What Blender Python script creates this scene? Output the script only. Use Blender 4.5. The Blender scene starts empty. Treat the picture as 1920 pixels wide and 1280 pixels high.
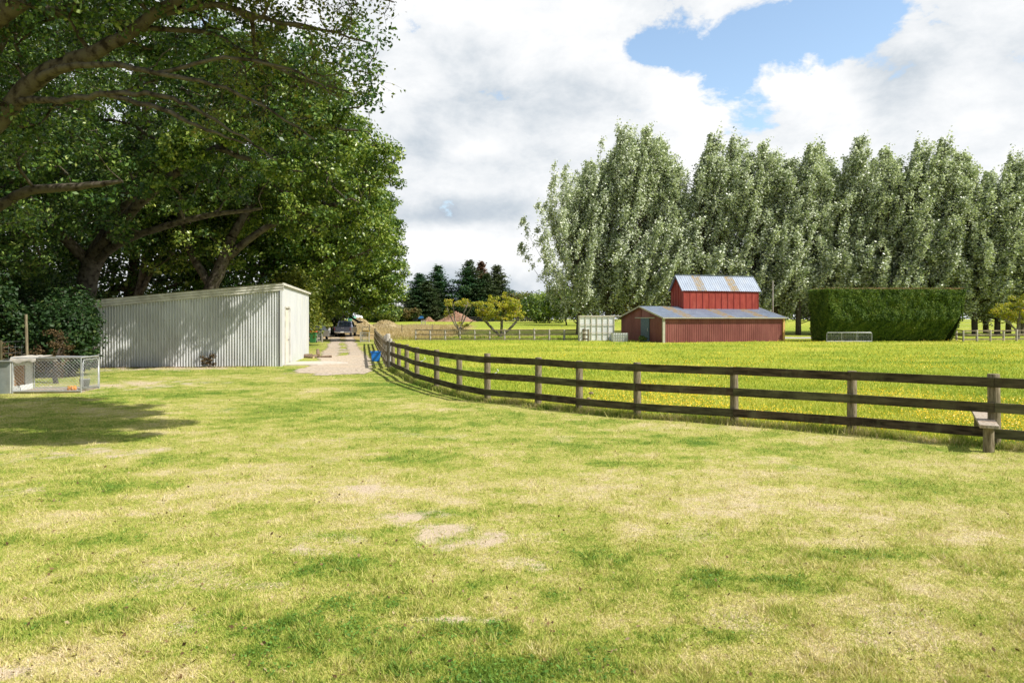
import bpy, math, random
import numpy as np
from mathutils import Vector, Matrix

sc = bpy.context.scene
COL = sc.collection
F, H, HY = 1280.0, 2.05, 598.0
rng = np.random.default_rng(7)
random.seed(7)

# ------------------------------------------------------------------ terrain
def sstep(a, b, x):
    t = np.clip((np.asarray(x, float) - a) / (b - a), 0, 1)
    return t * t * (3 - 2 * t)

_perm = np.random.default_rng(11).random((256, 256))
def vnoise(x, y):
    x = np.asarray(x, float); y = np.asarray(y, float)
    xi = np.floor(x).astype(int); yi = np.floor(y).astype(int)
    fx = x - xi; fy = y - yi
    fx = fx * fx * (3 - 2 * fx); fy = fy * fy * (3 - 2 * fy)
    g = lambda a, b: _perm[a & 255, b & 255]
    return (g(xi, yi) * (1 - fx) + g(xi + 1, yi) * fx) * (1 - fy) + (g(xi, yi + 1) * (1 - fx) + g(xi + 1, yi + 1) * fx) * fy
def fbm(x, y, o=4):
    s = 0; a = .5; t = 0
    x = np.asarray(x, float); y = np.asarray(y, float)
    for k in range(o):
        s = s + a * vnoise(x + 17.3 * k, y - 9.1 * k); t += a
        c, d = math.cos(.6), math.sin(.6)
        x, y = (x * c - y * d) * 2.03, (x * d + y * c) * 2.03; a *= .5
    return s / t

def zt(x, y):
    x = np.asarray(x, float); y = np.asarray(y, float)
    return 1.5 * sstep(66, 170, y) + (fbm(x * .5, y * .5, 2) - .5) * .05
def gz(x, y): return float(zt(x, y))
def G(px, py):
    d = F * H / (py - HY)
    return ((px - 960) / F * d, d)
def PT(px, py, d):
    return Vector(((px - 960) / F * d, d, H + (HY - py) / F * d))

# ------------------------------------------------------------------ materials
def new_mat(name):
    m = bpy.data.materials.new(name); m.use_nodes = True
    nt = m.node_tree; nt.nodes.clear()
    return m, nt
def N(nt, t, **kw):
    n = nt.nodes.new(t)
    for k, v in kw.items():
        if k in n.inputs: n.inputs[k].default_value = v
        else: setattr(n, k, v)
    return n
def L(nt, a, b): nt.links.new(a, b)
def rgb(c): return (c[0], c[1], c[2], 1)
def ramp(nt, src, pts):
    r = nt.nodes.new('ShaderNodeValToRGB')
    e = r.color_ramp.elements
    while len(e) < len(pts): e.new(.5)
    for i, (p, c) in enumerate(pts):
        e[i].position = p; e[i].color = rgb(c) if hasattr(c, '__len__') else (c, c, c, 1)
    L(nt, src, r.inputs[0]); return r.outputs[0]
def mixc(nt, fac, a, b, mode='MIX'):
    m = nt.nodes.new('ShaderNodeMix'); m.data_type = 'RGBA'; m.blend_type = mode
    for s, v in ((m.inputs[0], fac), (m.inputs[6], a), (m.inputs[7], b)):
        if hasattr(v, 'is_linked') or isinstance(v, bpy.types.NodeSocket): L(nt, v, s)
        elif hasattr(v, '__len__'): s.default_value = rgb(v)
        else: s.default_value = v
    return m.outputs[2]
def math_(nt, op, a, b=None, c=None, clamp=False):
    m = nt.nodes.new('ShaderNodeMath'); m.operation = op; m.use_clamp = clamp
    for i, v in enumerate((a, b, c)):
        if v is None: continue
        if isinstance(v, bpy.types.NodeSocket): L(nt, v, m.inputs[i])
        else: m.inputs[i].default_value = v
    return m.outputs[0]
def coords(nt, kind='Object', scale=(1, 1, 1)):
    t = nt.nodes.new('ShaderNodeTexCoord'); mp = nt.nodes.new('ShaderNodeMapping')
    mp.inputs['Scale'].default_value = scale
    if kind == 'World':
        g = nt.nodes.new('ShaderNodeNewGeometry'); L(nt, g.outputs['Position'], mp.inputs[0])
    else: L(nt, t.outputs[kind], mp.inputs[0])
    return mp.outputs[0]
def noise(nt, vec, scale, detail=4, rough=.6):
    n = N(nt, 'ShaderNodeTexNoise', Scale=scale, Detail=detail, Roughness=rough)
    L(nt, vec, n.inputs['Vector']); return n.outputs['Fac']
def finish(nt, bsdf):
    o = nt.nodes.new('ShaderNodeOutputMaterial'); L(nt, bsdf, o.inputs[0])
def surf(name, c1, c2=None, rough=.7, metal=0, scale=6, stretch=(1, 1, 1), bump=.0, dirt=None, dirt_amt=.5, spec=.5, dscale=1.5, lo=.35, hi=.65, dz=.35):
    m, nt = new_mat(name)
    b = N(nt, 'ShaderNodeBsdfPrincipled', Roughness=rough, Metallic=metal)
    b.inputs['Specular IOR Level'].default_value = spec
    v = coords(nt, 'World', stretch)
    n1 = noise(nt, v, scale)
    col = ramp(nt, n1, [(lo, c1), (hi, c2 or c1)])
    if dirt:
        n2 = noise(nt, coords(nt, 'World', (1, 1, dz)), dscale, 6, .7)
        f = ramp(nt, n2, [(.5, 0.), (.72, dirt_amt)])
        col = mixc(nt, f, col, dirt)
    L(nt, col, b.inputs['Base Color'])
    if bump:
        bp = N(nt, 'ShaderNodeBump', Strength=bump, Distance=.02)
        L(nt, n1, bp.inputs['Height']); L(nt, bp.outputs[0], b.inputs['Normal'])
    finish(nt, b.outputs[0]); return m
def leafmat(name, stops, transl=.3, rough=.45, spec=.5, vary=None, tint=1.0):
    m, nt = new_mat(name)
    a = nt.nodes.new('ShaderNodeAttribute'); a.attribute_name = 'rnd'
    col = ramp(nt, a.outputs['Fac'], stops)
    if vary:
        f = ramp(nt, noise(nt, coords(nt, 'World'), vary[1], 3), [(.42, 0.), (.62, vary[2])])
        col = mixc(nt, f, col, vary[0])
    b = N(nt, 'ShaderNodeBsdfPrincipled', Roughness=rough)
    b.inputs['Specular IOR Level'].default_value = spec
    L(nt, col, b.inputs['Base Color'])
    t = nt.nodes.new('ShaderNodeBsdfTranslucent')
    L(nt, mixc(nt, 1.0, col, (1.0 * tint, 1.15 * tint, .5 * tint), 'MULTIPLY'), t.inputs[0])
    mx = nt.nodes.new('ShaderNodeMixShader'); mx.inputs[0].default_value = transl
    L(nt, b.outputs[0], mx.inputs[1]); L(nt, t.outputs[0], mx.inputs[2])
    finish(nt, mx.outputs[0]); return m

def ground_color(nt, blades=False):
    """attributes: dry (green..straw), dirt, tan"""
    def at(n):
        a = nt.nodes.new('ShaderNodeAttribute'); a.attribute_name = n; return a.outputs['Fac']
    v = coords(nt, 'World')
    dry, dirt, tan, pad = at('dry'), at('dirt'), at('tan'), at('pad')
    nA = noise(nt, v, 2.2, 5, .7); nB = noise(nt, v, 14, 4, .7); nC = noise(nt, v, 60, 3, .7)
    if blades:
        r = at('rnd')
        d2 = math_(nt, 'ADD', dry, math_(nt, 'MULTIPLY', math_(nt, 'SUBTRACT', r, .5), .55))
    else:
        d2 = math_(nt, 'ADD', dry, math_(nt, 'MULTIPLY', math_(nt, 'SUBTRACT', nC, .5), .9))
    d2 = math_(nt, 'ADD', d2, math_(nt, 'MULTIPLY', math_(nt, 'SUBTRACT', nA, .5), 1.0))
    d2 = math_(nt, 'ADD', d2, math_(nt, 'MULTIPLY', math_(nt, 'SUBTRACT', nB, .5), 1.1), None, True)
    col = ramp(nt, d2, [(0, (.14, .245, .03)), (.24, (.30, .385, .055)), (.5, (.51, .50, .12)), (.76, (.66, .575, .25)), (1, (.74, .62, .39))])
    pcol = ramp(nt, d2, [(0, (.20, .31, .025)), (.35, (.41, .47, .045)), (.7, (.60, .57, .09)), (1, (.68, .61, .18))])
    col = mixc(nt, pad, col, pcol)
    tcol = ramp(nt, nB, [(.3, (.42, .28, .11)), (.7, (.60, .45, .22))])
    col = mixc(nt, tan, col, tcol)
    return v, col, dirt, nA, nB, nC
def ground_mat():
    m, nt = new_mat('ground_grass_soil')
    v, col, dirt, nA, nB, nC = ground_color(nt)
    f = math_(nt, 'ADD', dirt, math_(nt, 'MULTIPLY', math_(nt, 'SUBTRACT', nB, .5), .9))
    f = math_(nt, 'ADD', f, math_(nt, 'MULTIPLY', math_(nt, 'SUBTRACT', nC, .5), .7))
    f = ramp(nt, f, [(.30, 0.), (.78, 1.)])
    soil = ramp(nt, math_(nt, 'ADD', math_(nt, 'MULTIPLY', nC, .6), math_(nt, 'MULTIPLY', noise(nt, v, 170, 3, .8), .4)), [(.34, (.30, .22, .13)), (.44, (.54, .43, .29)), (.56, (.66, .54, .39)), (.68, (.74, .64, .49))])
    col = mixc(nt, f, col, soil)
    # thatch speckle, with shade between the stems darkened into the colour
    g = ramp(nt, noise(nt, v, 110, 2, .7), [(.38, .30), (.58, 1.)])
    col = mixc(nt, math_(nt, 'SUBTRACT', 1., math_(nt, 'MULTIPLY', f, .6)), col, mixc(nt, 1., col, g, 'MULTIPLY'))
    b = N(nt, 'ShaderNodeBsdfPrincipled', Roughness=.95)
    b.inputs['Specular IOR Level'].default_value = .1
    L(nt, col, b.inputs['Base Color'])
    bp = N(nt, 'ShaderNodeBump', Strength=.6, Distance=.03)
    L(nt, nC, bp.inputs['Height']); L(nt, bp.outputs[0], b.inputs['Normal'])
    finish(nt, b.outputs[0]); return m
def blade_mat():
    m, nt = new_mat('grass_blade')
    v, col, dirt, nA, nB, nC = ground_color(nt, True)
    b = N(nt, 'ShaderNodeBsdfPrincipled', Roughness=.6)
    b.inputs['Specular IOR Level'].default_value = .25
    L(nt, col, b.inputs['Base Color'])
    t = nt.nodes.new('ShaderNodeBsdfTranslucent'); L(nt, col, t.inputs[0])
    mx = nt.nodes.new('ShaderNodeMixShader'); mx.inputs[0].default_value = .26
    L(nt, b.outputs[0], mx.inputs[1]); L(nt, t.outputs[0], mx.inputs[2])
    finish(nt, mx.outputs[0]); return m

M = {}
M['ground'] = ground_mat(); M['blade'] = blade_mat()
M['gravel'] = surf('gravel', (.30, .245, .19), (.58, .49, .38), .95, scale=9, bump=.8, dirt=(.55, .42, .29), dirt_amt=.9, dscale=.6, spec=.1)
M['gravel_grey'] = surf('gravel_grey', (.34, .32, .3), (.5, .47, .44), .95, scale=20, spec=.1)
M['concrete'] = surf('concrete', (.46, .41, .35), (.58, .52, .45), .9, scale=5, dirt=(.5, .4, .28), dirt_amt=.5, spec=.2)
M['rail'] = surf('dark_rail', (.035, .028, .016), (.13, .105, .062), .85, scale=3, stretch=(.7, .7, 5), bump=.4, dirt=(.13, .13, .06), dirt_amt=.7, dscale=2.2, spec=.15, lo=.35, hi=.72)
M['rail_b'] = surf('greenish_rail', (.045, .042, .022), (.15, .14, .075), .85, scale=3, stretch=(.7, .7, 5), bump=.5, dirt=(.03, .025, .018), dirt_amt=.8, dscale=1.6, spec=.15)
M['rail_c'] = surf('brown_rail', (.03, .022, .014), (.11, .08, .05), .85, scale=4, stretch=(.7, .7, 5), bump=.5, dirt=(.17, .16, .09), dirt_amt=.7, dscale=2.8, spec=.15)
M['post'] = surf('weathered_post', (.12, .095, .055), (.30, .25, .17), .9, scale=14, stretch=(3, 3, .4), bump=.5, dirt=(.12, .12, .06), dirt_amt=.7, dscale=3, spec=.15)
M['greypost'] = surf('grey_post', (.30, .27, .23), (.52, .48, .42), .9, scale=12, stretch=(3, 3, .3), bump=.5, dirt=(.2, .17, .12), spec=.15)
M['plank'] = surf('old_plank', (.26, .22, .17), (.50, .43, .35), .9, scale=12, stretch=(4, 1, 1), bump=.5, dirt=(.35, .2, .1), dscale=3, spec=.15)
M['farrail'] = surf('far_rail', (.10, .085, .055), (.27, .22, .15), .9, scale=2, spec=.1)
M['shedmetal'] = surf('pale_corrugated', (.50, .505, .505), (.64, .65, .65), .5, .15, scale=1.3, stretch=(1, 1, .4), dirt=(.38, .37, .33), dirt_amt=.5, dscale=1.4)
M['shedside'] = surf('white_sheet', (.52, .53, .53), (.60, .61, .61), .55, scale=1.2, stretch=(1, 1, .4), dirt=(.62, .58, .48), dirt_amt=.5, dscale=.8)
M['shedtrim'] = surf('shed_trim', (.42, .40, .34), (.62, .60, .53), .8, scale=3, dirt=(.28, .25, .19), dirt_amt=.8)
M['sheddoor'] = surf('shed_door', (.60, .57, .48), (.7, .67, .58), .7, scale=3)
M['barnwall'] = surf('barn_maroon', (.16, .045, .038), (.22, .068, .058), .55, scale=1.4, stretch=(1, 1, .3), dirt=(.34, .14, .11), dirt_amt=.4, dscale=.8, spec=.35)
M['barnupper'] = surf('barn_red', (.23, .030, .018), (.32, .048, .03), .6, scale=3, stretch=(1, 1, .3), dirt=(.5, .12, .08), dirt_amt=.5, dscale=2, spec=.3)
M['barnbatten'] = surf('barn_batten', (.22, .015, .012), (.28, .02, .015), .6)
M['roof'] = surf('barn_roof_steel', (.17, .21, .28), (.23, .28, .36), .45, .1, scale=1.2, dirt=(.32, .32, .31), dirt_amt=.35, dscale=1.2)
M['rust'] = surf('barn_roof_rust', (.27, .20, .10), (.22, .25, .30), .7, scale=2.2, stretch=(1, 1, 2), dirt=(.33, .20, .07), dirt_amt=.7, dscale=2.5, lo=.42, hi=.6)
M['bluedoor'] = surf('slate_door', (.06, .10, .13), (.10, .15, .18), .6)
M['barntrim'] = surf('barn_trim', (.34, .33, .25), (.45, .43, .34), .8)
M['barnpost'] = surf('yellow_pine_post', (.50, .28, .09), (.6, .36, .13), .8)
M['white'] = surf('white_panel', (.68, .70, .70), (.80, .81, .81), .5, scale=2, dirt=(.55, .52, .44), dirt_amt=.5)
M['whiteframe'] = surf('cream_frame', (.50, .46, .36), (.62, .57, .46), .7)
M['galv'] = surf('galvanised', (.40, .41, .41), (.56, .57, .57), .4, .5, scale=8)
M['kennel'] = surf('kennel_tin', (.22, .25, .24), (.32, .35, .33), .5, .3, scale=3, dirt=(.3, .27, .2))
M['kwhite'] = surf('kennel_white', (.6, .62, .58), (.7, .72, .68), .7, dirt=(.4, .36, .25))
M['kbrown'] = surf('kennel_inside', (.26, .14, .06), (.42, .26, .12), .8, scale=8, stretch=(3, 3, .5))
M['canvas'] = surf('canvas', (.40, .37, .31), (.55, .51, .44), .95, scale=5, bump=.4, dirt=(.2, .17, .12))
M['orange'] = surf('orange_plastic', (.85, .33, .05), None, .5)
M['grey'] = surf('grey_plastic', (.25, .25, .24), (.33, .33, .32), .5)
M['blue'] = surf('blue_plastic', (.01, .17, .62), (.015, .21, .70), .4)
M['utepaint'] = surf('gunmetal_paint', (.10, .11, .15), (.12, .13, .17), .3, .5)
M['silver'] = surf('silver_paint', (.40, .44, .50), (.42, .46, .52), .3, .5)
M['glass'] = surf('dark_glass', (.015, .02, .022), None, .08)
M['black'] = surf('black_rubber', (.012, .012, .012), (.02, .02, .02), .6)
M['chrome'] = surf('chrome', (.6, .6, .62), None, .25, .8)
M['redlens'] = surf('red_lens', (.16, .012, .012), None, .3)
M['plate'] = surf('plate_white', (.75, .75, .72), None, .5)
M['bin'] = surf('bin_green', (.03, .16, .05), (.04, .19, .06), .5)
M['binlid'] = surf('bin_red', (.62, .09, .03), (.7, .12, .04), .5)
M['digger'] = surf('digger_black', (.012, .012, .014), (.03, .028, .026), .5)
M['mound'] = surf('dry_mound', (.28, .21, .11), (.43, .35, .20), .95, scale=1.2, bump=.5, spec=.1)
M['pink'] = surf('reddish_heap', (.22, .12, .075), (.36, .22, .15), .95, scale=1.5, bump=.5, spec=.1)
M['log'] = surf('log_bark', (.12, .08, .05), (.24, .17, .11), .9, scale=12, bump=.6)
M['logend'] = surf('log_end', (.42, .30, .17), (.55, .42, .26), .9, scale=10)
M['houseroof'] = surf('far_roof', (.40, .41, .42), (.5, .5, .5), .7)
M['housewall'] = surf('far_wall', (.5, .47, .42), (.56, .53, .48), .8)
M['tractor'] = surf('tractor_blue', (.02, .14, .38), None, .4)
M['yellow'] = surf('yellow_plastic', (.75, .42, .03), None, .5)
M['greentank'] = surf('green_tank', (.08, .32, .18), None, .5)
def barkmat(name, a, b, sc_=5):
    return surf(name, a, b, .95, scale=sc_, stretch=(1, 1, 1), bump=1.6, dirt=(.04, .05, .03), dirt_amt=.75, dscale=5, spec=.1, dz=1.)
M['bark'] = barkmat('oak_bark', (.028, .022, .016), (.17, .145, .11))
M['greybark'] = barkmat('pale_bark', (.14, .12, .10), (.34, .30, .25))
M['dkbark'] = barkmat('dark_bark', (.05, .04, .03), (.13, .105, .08))
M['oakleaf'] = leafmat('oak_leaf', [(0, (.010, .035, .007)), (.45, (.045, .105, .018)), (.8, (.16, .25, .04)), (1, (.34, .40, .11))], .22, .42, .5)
M['oakleaf2'] = leafmat('oak_leaf_sunny', [(0, (.016, .045, .009)), (.4, (.08, .15, .022)), (.75, (.26, .34, .05)), (1, (.46, .50, .13))], .26, .4, .55)  # brighter copy of the oak leaf, sunlit look put into its colour
M['oaktip'] = leafmat('oak_leaf_turning', [(0, (.06, .11, .02)), (.5, (.14, .18, .035)), (.8, (.24, .24, .06)), (1, (.34, .27, .09))], .35, .55, .3)
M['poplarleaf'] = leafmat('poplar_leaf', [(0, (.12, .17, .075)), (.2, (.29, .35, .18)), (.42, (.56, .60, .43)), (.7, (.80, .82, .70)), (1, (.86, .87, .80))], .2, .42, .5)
M['hedgeleaf'] = leafmat('hedge_leaf', [(0, (.03, .07, .010)), (.5, (.12, .20, .028)), (.9, (.27, .34, .06)), (1, (.30, .22, .08))], .25, .6, .25)
M['hedgetop'] = leafmat('hedge_top_leaf', [(0, (.10, .11, .03)), (.5, (.28, .17, .08)), (1, (.42, .24, .13))], .15, .6, .25)
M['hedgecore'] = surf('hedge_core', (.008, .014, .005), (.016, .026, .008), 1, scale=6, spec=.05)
M['confleaf'] = leafmat('conifer_spray', [(0, (.012, .045, .02)), (.6, (.035, .10, .035)), (1, (.10, .17, .05))], .15, .6, .25, vary=((.10, .085, .035), .12, .5))
M['confbrown'] = leafmat('conifer_brown', [(0, (.09, .055, .03)), (1, (.22, .11, .06))], .12, .7, .2)
M['yelleaf'] = leafmat('yellowing_leaf', [(0, (.14, .20, .02)), (.45, (.36, .38, .03)), (.8, (.62, .52, .04)), (1, (.75, .50, .05))], .3, .5, .4)
M['limeleaf'] = leafmat('lime_leaf', [(0, (.07, .11, .02)), (.6, (.17, .20, .03)), (1, (.33, .32, .04))], .3, .5, .3)
M['shrubleaf'] = leafmat('shrub_leaf', [(0, (.02, .05, .01)), (.6, (.06, .10, .02)), (1, (.16, .16, .05))], .2, .6, .25, vary=((.22, .09, .03), .35, .5))
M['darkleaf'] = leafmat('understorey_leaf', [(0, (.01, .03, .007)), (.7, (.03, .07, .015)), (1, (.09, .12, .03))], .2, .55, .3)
M['deadleaf'] = leafmat('fallen_leaf', [(0, (.07, .045, .02)), (.6, (.19, .12, .055)), (1, (.42, .33, .19))], .1, .8, .1)
M['bracken'] = leafmat('dead_bracken', [(0, (.04, .03, .015)), (.6, (.11, .075, .035)), (1, (.25, .17, .09))], .1, .8, .1)
M['buttercup'] = leafmat('buttercup', [(0, (.85, .50, .01)), (1, (.95, .68, .02))], .2, .4, .3)
M['tanblade'] = leafmat('dry_stalk', [(0, (.34, .25, .12)), (.6, (.52, .41, .23)), (1, (.64, .54, .34))], .3, .8, .1)

# ------------------------------------------------------------------ mesh helpers
def np_mesh(name, V, Fc, mat, attrs=None, smooth=False):
    V = np.asarray(V, np.float32); Fc = np.asarray(Fc, np.int32)
    me = bpy.data.meshes.new(name)
    me.vertices.add(len(V)); me.vertices.foreach_set('co', V.ravel())
    k = Fc.shape[1]
    me.loops.add(Fc.size); me.loops.foreach_set('vertex_index', Fc.ravel())
    me.polygons.add(len(Fc)); me.polygons.foreach_set('loop_start', np.arange(0, Fc.size, k, dtype=np.int32))
    me.update(calc_edges=True)
    if smooth: me.polygons.foreach_set('use_smooth', np.ones(len(Fc), bool))
    for an, av in (attrs or {}).items():
        a = me.attributes.new(an, 'FLOAT', 'POINT'); a.data.foreach_set('value', np.asarray(av, np.float32))
    if mat: me.materials.append(mat)
    return me
def link(name, me, parent=None):
    o = bpy.data.objects.new(name, me); COL.objects.link(o)
    if parent: o.parent = parent
    return o
def tag(o, label=None, cat=None, group=None, kind=None):
    if label: o['label'] = label
    if cat: o['category'] = cat
    if group: o['group'] = group
    if kind: o['kind'] = kind
    return o
def thing(name, label, cat, loc=(0, 0, 0), rz=0, group=None):
    o = bpy.data.objects.new(name, None); COL.objects.link(o)
    o.empty_display_size = .2
    o.location = loc; o.rotation_euler = (0, 0, rz)
    return tag(o, label, cat, group)

class MB:
    def __init__(s): s.v = []; s.f = []; s.mi = []; s.cur = 0; s.sm = []
    def add(s, vs, fs, smooth=False):
        b = len(s.v); s.v += [tuple(v) for v in vs]
        for f in fs: s.f.append([b + i for i in f]); s.mi.append(s.cur); s.sm.append(smooth)
        return s
    def box(s, c, d, R=None):
        hx, hy, hz = d[0] / 2, d[1] / 2, d[2] / 2
        vs = [Vector((x * hx, y * hy, z * hz)) for z in (-1, 1) for y in (-1, 1) for x in (-1, 1)]
        if R is not None: vs = [R @ v for v in vs]
        c = Vector(c)
        return s.add([v + c for v in vs], [(0, 2, 3, 1), (4, 5, 7, 6), (0, 1, 5, 4), (2, 6, 7, 3), (0, 4, 6, 2), (1, 3, 7, 5)])
    def boxz(s, c, d, rz): return s.box(c, d, Matrix.Rotation(rz, 3, 'Z'))
    def beam(s, a, b, w, h, up=(0, 0, 1)):
        a = Vector(a); b = Vector(b); t = (b - a).normalized(); u = Vector(up)
        sd = t.cross(u).normalized(); u = sd.cross(t).normalized()
        vs = []
        for p in (a, b):
            for i, j in ((-1, -1), (1, -1), (1, 1), (-1, 1)):
                vs.append(p + sd * i * w / 2 + u * j * h / 2)
        return s.add(vs, [(0, 3, 2, 1), (4, 5, 6, 7), (0, 1, 5, 4), (1, 2, 6, 5), (2, 3, 7, 6), (3, 0, 4, 7)])
    def tube(s, pts, r, n=6, cap=True, smooth=True):
        pts = [Vector(p) for p in pts]
        rs = r if hasattr(r, '__len__') else [r] * len(pts)
        vs = []; k = len(pts)
        for i, p in enumerate(pts):
            t = (pts[min(i + 1, k - 1)] - pts[max(i - 1, 0)])
            t = t.normalized() if t.length > 1e-9 else Vector((0, 0, 1))
            ref = Vector((0, 0, 1)) if abs(t.z) < .9 else Vector((1, 0, 0))
            a = t.cross(ref).normalized(); b = t.cross(a)
            for j in range(n):
                q = 2 * math.pi * j / n
                vs.append(p + (a * math.cos(q) + b * math.sin(q)) * rs[i])
        fs = [(i * n + j, (i + 1) * n + j, (i + 1) * n + (j + 1) % n, i * n + (j + 1) % n) for i in range(k - 1) for j in range(n)]
        s.add(vs, fs, smooth)
        if cap: s.add(vs[:n], [tuple(range(n))]); s.add(vs[-n:], [tuple(range(n))[::-1]])
        return s
    def prism(s, poly, axis_a, axis_b, ext, origin=(0, 0, 0)):
        """poly in (a,b) coords extruded by vector ext"""
        A = Vector(axis_a); B = Vector(axis_b); E = Vector(ext); O = Vector(origin); n = len(poly)
        lo = [O + A * p[0] + B * p[1] for p in poly]; hi = [q + E for q in lo]
        return s.add(lo + hi, [tuple(range(n))[::-1], tuple(range(n, 2 * n))] + [(i, (i + 1) % n, n + (i + 1) % n, n + i) for i in range(n)])
    def build(s, name, mat, parent=None, world=False, bevel=0):
        me = bpy.data.meshes.new(name)
        off = Vector(parent.location) if (world and parent) else Vector((0, 0, 0))
        inv = Matrix.Rotation(-parent.rotation_euler.z, 3, 'Z') if (world and parent) else None
        vs = [tuple(inv @ (Vector(v) - off)) for v in s.v] if inv is not None else s.v
        me.from_pydata(vs, [], s.f)
        mats = mat if isinstance(mat, (list, tuple)) else [mat]
        for m in mats: me.materials.append(m)
        me.polygons.foreach_set('material_index', s.mi)
        me.polygons.foreach_set('use_smooth', s.sm)
        me.update()
        import bmesh
        bm = bmesh.new(); bm.from_mesh(me); bmesh.ops.recalc_face_normals(bm, faces=bm.faces); bm.to_mesh(me); bm.free()
        o = link(name, me, parent)
        if bevel:
            md = o.modifiers.new('bevel', 'BEVEL'); md.width = bevel; md.segments = 2; md.limit_method = 'ANGLE'
        return o

def leaves_mesh(C, Nn, S, rnd, asp=.6, fold=.0, rg=rng):
    """kite shaped leaves: C centres, Nn normals, S half length"""
    n = len(C)
    Nn = Nn / (np.linalg.norm(Nn, axis=1, keepdims=True) + 1e-9)
    R = rg.normal(size=(n, 3)); T = np.cross(Nn, R); T /= (np.linalg.norm(T, axis=1, keepdims=True) + 1e-9)
    B = np.cross(Nn, T); S = S[:, None]
    V = np.empty((n, 4, 3))
    V[:, 0] = C - T * S; V[:, 1] = C + B * S * asp - T * S * .1 + Nn * S * fold
    V[:, 2] = C + T * S; V[:, 3] = C - B * S * asp - T * S * .1 + Nn * S * fold
    Fc = np.arange(4 * n).reshape(n, 4)
    return V.reshape(-1, 3), Fc, np.repeat(rnd, 4)

# ------------------------------------------------------------------ ground zones
FENCE = [(9.5, 9.6)] + [G(a, b) for a, b in ((1865, 838), (1597, 812), (1377, 795), (1195, 781.5), (1086, 771.5), (1009, 762), (914, 752.5), (861.5, 741), (818.7, 728.6), (781.6, 716.5), (762.6, 705), (748, 697.5), (737, 692))]
FENCE2 = [(-5.05, 28.0), (-6.3, 33.6), (-7.5, 39), (-8.6, 44), (-9.8, 49.5), (-11.2, 56)]
_poly = FENCE + FENCE2
def side_right(x, y):
    """True inside the paddock (beyond / right of the fence)"""
    x = np.asarray(x, float); y = np.asarray(y, float)
    fy = np.array([p[1] for p in _poly]); fx = np.array([p[0] for p in _poly])
    bx = np.interp(y, fy, fx, left=9.5, right=-11.2)
    r = (x > bx) & (y < 66)
    return np.where(y < 9.6, (y - 9.6) > -(x - 9.5) * .8, r) & (y > 4)
def blob(x, y, px, py, rx, ry, soft=.5):
    cx, cy = G(px, py); a = rx / F * cy; b = cy * cy / (F * H) * ry
    wob = (fbm(x * 1.1 + px, y * 1.1, 3) - .5) * 2.0 + (fbm(x * 5.1, y * 5.1 + px, 3) - .5) * 1.7
    d = np.sqrt(((x - cx) / a) ** 2 + ((y - cy) / b) ** 2) + wob
    return 1 - sstep(1 - soft, 1 + soft, d)
DIRT = [(650, 1010, 90, 10), (300, 1060, 80, 8), (860, 1165, 70, 6), (880, 1000, 120, 24), (780, 968, 60, 14), (985, 1055, 50, 15), (700, 915, 60, 6), (480, 1100, 70, 9), (335, 1172, 50, 20), (590, 1030, 40, 8),
        (240, 722, 110, 9), (110, 852, 130, 10), (20, 1262, 60, 16), (330, 690, 150, 4), (250, 690, 90, 6), (20, 925, 40, 8)]
GREEN = [(480, 952, 85, 14), (600, 760, 90, 16), (1010, 1118, 60, 20), (690, 1190, 170, 45), (560, 1225, 160, 40), (60, 1190, 120, 40), (810, 962, 55, 10), (290, 740, 120, 16), (1000, 790, 230, 12),
         (1400, 835, 300, 14), (700, 730, 80, 22), (860, 780, 160, 16), (350, 860, 70, 12), (1500, 1085, 220, 22), (1650, 1040, 160, 16), (200, 1150, 90, 18), (640, 1060, 50, 12), (60, 810, 160, 30), (1320, 1190, 90, 14), (950, 1260, 220, 26), (1200, 870, 180, 9), (700, 1130, 90, 14), (230, 910, 120, 9), (800, 860, 80, 8)]
STRAW = [(1750, 1180, 320, 110), (1800, 1010, 220, 22), (1300, 950, 320, 28), (700, 940, 260, 30), (900, 1080, 300, 60), (150, 960, 150, 30), (300, 1020, 200, 40), (1100, 860, 240, 14), (560, 850, 140, 12)]
TRACK = [G(*p) for p in ()]
DL = np.array([G(*p) for p in ((533, 703), (556, 697), (575, 688), (596, 676), (604, 664), (610, 655), (615, 647), (619, 640), (621, 634), (618, 629))])
DR = np.array([G(*p) for p in ((683, 703), (692, 697), (699, 688), (694, 676), (684, 664), (676, 655), (670, 647), (666, 640), (663, 634), (660, 629))])
def drive_mask(x, y):
    ys = (DL[:, 1] + DR[:, 1]) / 2
    l = np.interp(y, ys, DL[:, 0]); r = np.interp(y, ys, DR[:, 0])
    c = (l + r) / 2; w = (r - l) / 2
    t = (x - c) / w + (fbm(x * 1.3, y * 1.3, 3) - .5) * .5
    inside = (np.abs(t) < 1) & (y > ys[0] + (fbm(x * .9, y * .9, 4) - .4) * 3) & (y < ys[-1])
    strip = inside & (np.abs(t - .0) < .26) & (y > 38)
    return inside, strip
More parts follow.
